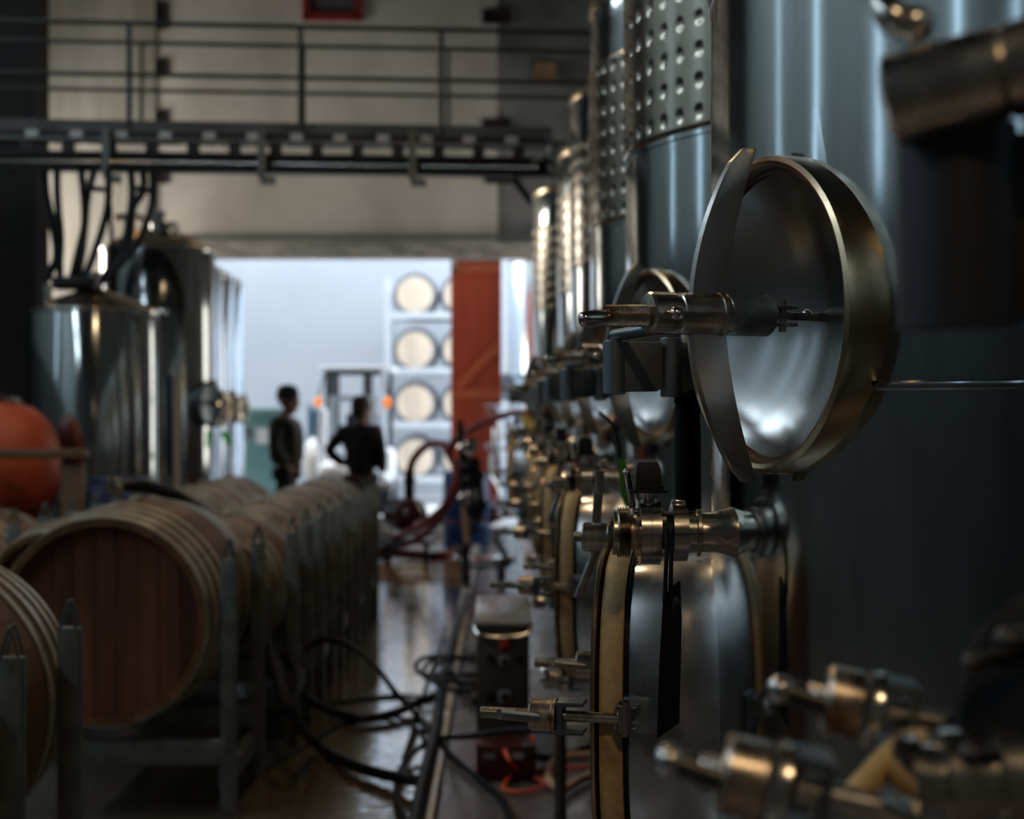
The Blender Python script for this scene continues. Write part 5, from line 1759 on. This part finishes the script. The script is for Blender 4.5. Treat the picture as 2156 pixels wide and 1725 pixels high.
# coil on the kerb
t = thing('hose_coil', 'coil of black hose lying over the kerb before the cabinet', 'hose coil', tuple(g(950, 1410, 0.12)))
for k in range(3):
    c = g(955 + 6 * k, 1402 + 8 * k, 0.12 + 0.03 * k)
    pts = []
    for i in range(16):
        a = 2 * PI * i / 16
        pts.append(c + V((0.22 - 0.03 * k) * math.cos(a), (0.34 + 0.06 * k) * math.sin(a), 0.012 * math.sin(3 * a + k)))
    MB().tube(pts, 0.014, 8, 3, True).build('loop', rubber_m, t)
hose('black_hose', 'black hose end curling from the coil toward the cabinet base', (g(935, 1400, 0.12), g(965, 1430, 0.13), g(990, 1460, 0.12), g(1003, 1480, 0.12)), 0.020, rubber_m)

# ================================================================== LAMPS
def pendant(loc, energy, label, col=WARM, rad=0.12):
    x, y, z = loc
    t = thing('pendant_lamp', label, 'lamp', (x, y, z), 'warm pendant lamps under the roof')
    MB().lathe([(0.05, 0.28), (0.07, 0.22), (0.24, 0.02), (0.26, 0.0), (0.245, 0.0), (0.06, 0.2)], 28, Matrix.Translation(V(x, y, z)), cap0=True, cap1=False).build('shade', lampshade_m, t)
    MB().ball((x, y, z + 0.06), 0.075).build('bulb', bulb_m, t)
    MB().cyl((x, y, z + 0.28), (x, y, CEIL), 0.012, seg=8).build('stem', dark_steel, t)
    lamp_light('pendant_light', 'SPOT', (x, y, z - 0.06), energy, col, target=(x, y, 0), spot_size=2.5, spot_blend=0.6, shadow_soft_size=rad)


pendant((0.3, -1.5, 4.4), 70, 'warm pendant lamp over the camera end of the aisle')
pendant((-1.2, 5.2, 5.4), 60, 'warm pendant lamp above the large barrel')
pendant((-1.0, 8.4, 5.6), 90, 'warm pendant lamp above the aisle racks')
pendant((-1.6, 16.6, 6.6), 25, 'added warm white pendant lamp lighting the concrete wall', WARMW)  # unseen lamp put in to brighten the back wall


def fill_strip(x, y, z, L, label, e):  # unseen strips added as fill, washing the left wall with light
    t = thing('fill_strip', label, 'lamp', (x, y, z), 'added cool fill strips under the roof')
    MB().box((x, y, z + 0.05), (0.12, L, 0.05), bevel=0.01).build('housing', lampshade_m, t)
    MB().box((x, y, z + 0.015), (0.06, L - 0.06, 0.03), bevel=0.01).build('tube', tube_m, t)
    for dy in (-L * 0.4, L * 0.4):
        MB().cyl((x, y + dy, z + 0.07), (x, y + dy, CEIL), 0.008, seg=6).build('hanger', dark_steel, t)


for k, y in enumerate((0.5, 3.6, 6.7, 9.8)):
    fill_strip(-5.7, y, 6.4, 2.6, ['added cool fill strip washing the cladding behind the camera', 'added cool fill strip washing the cladding beside the sharp tank', 'added cool fill strip washing the cladding by the barrels', 'added cool fill strip washing the cladding by the orange vessel'][k], 1)
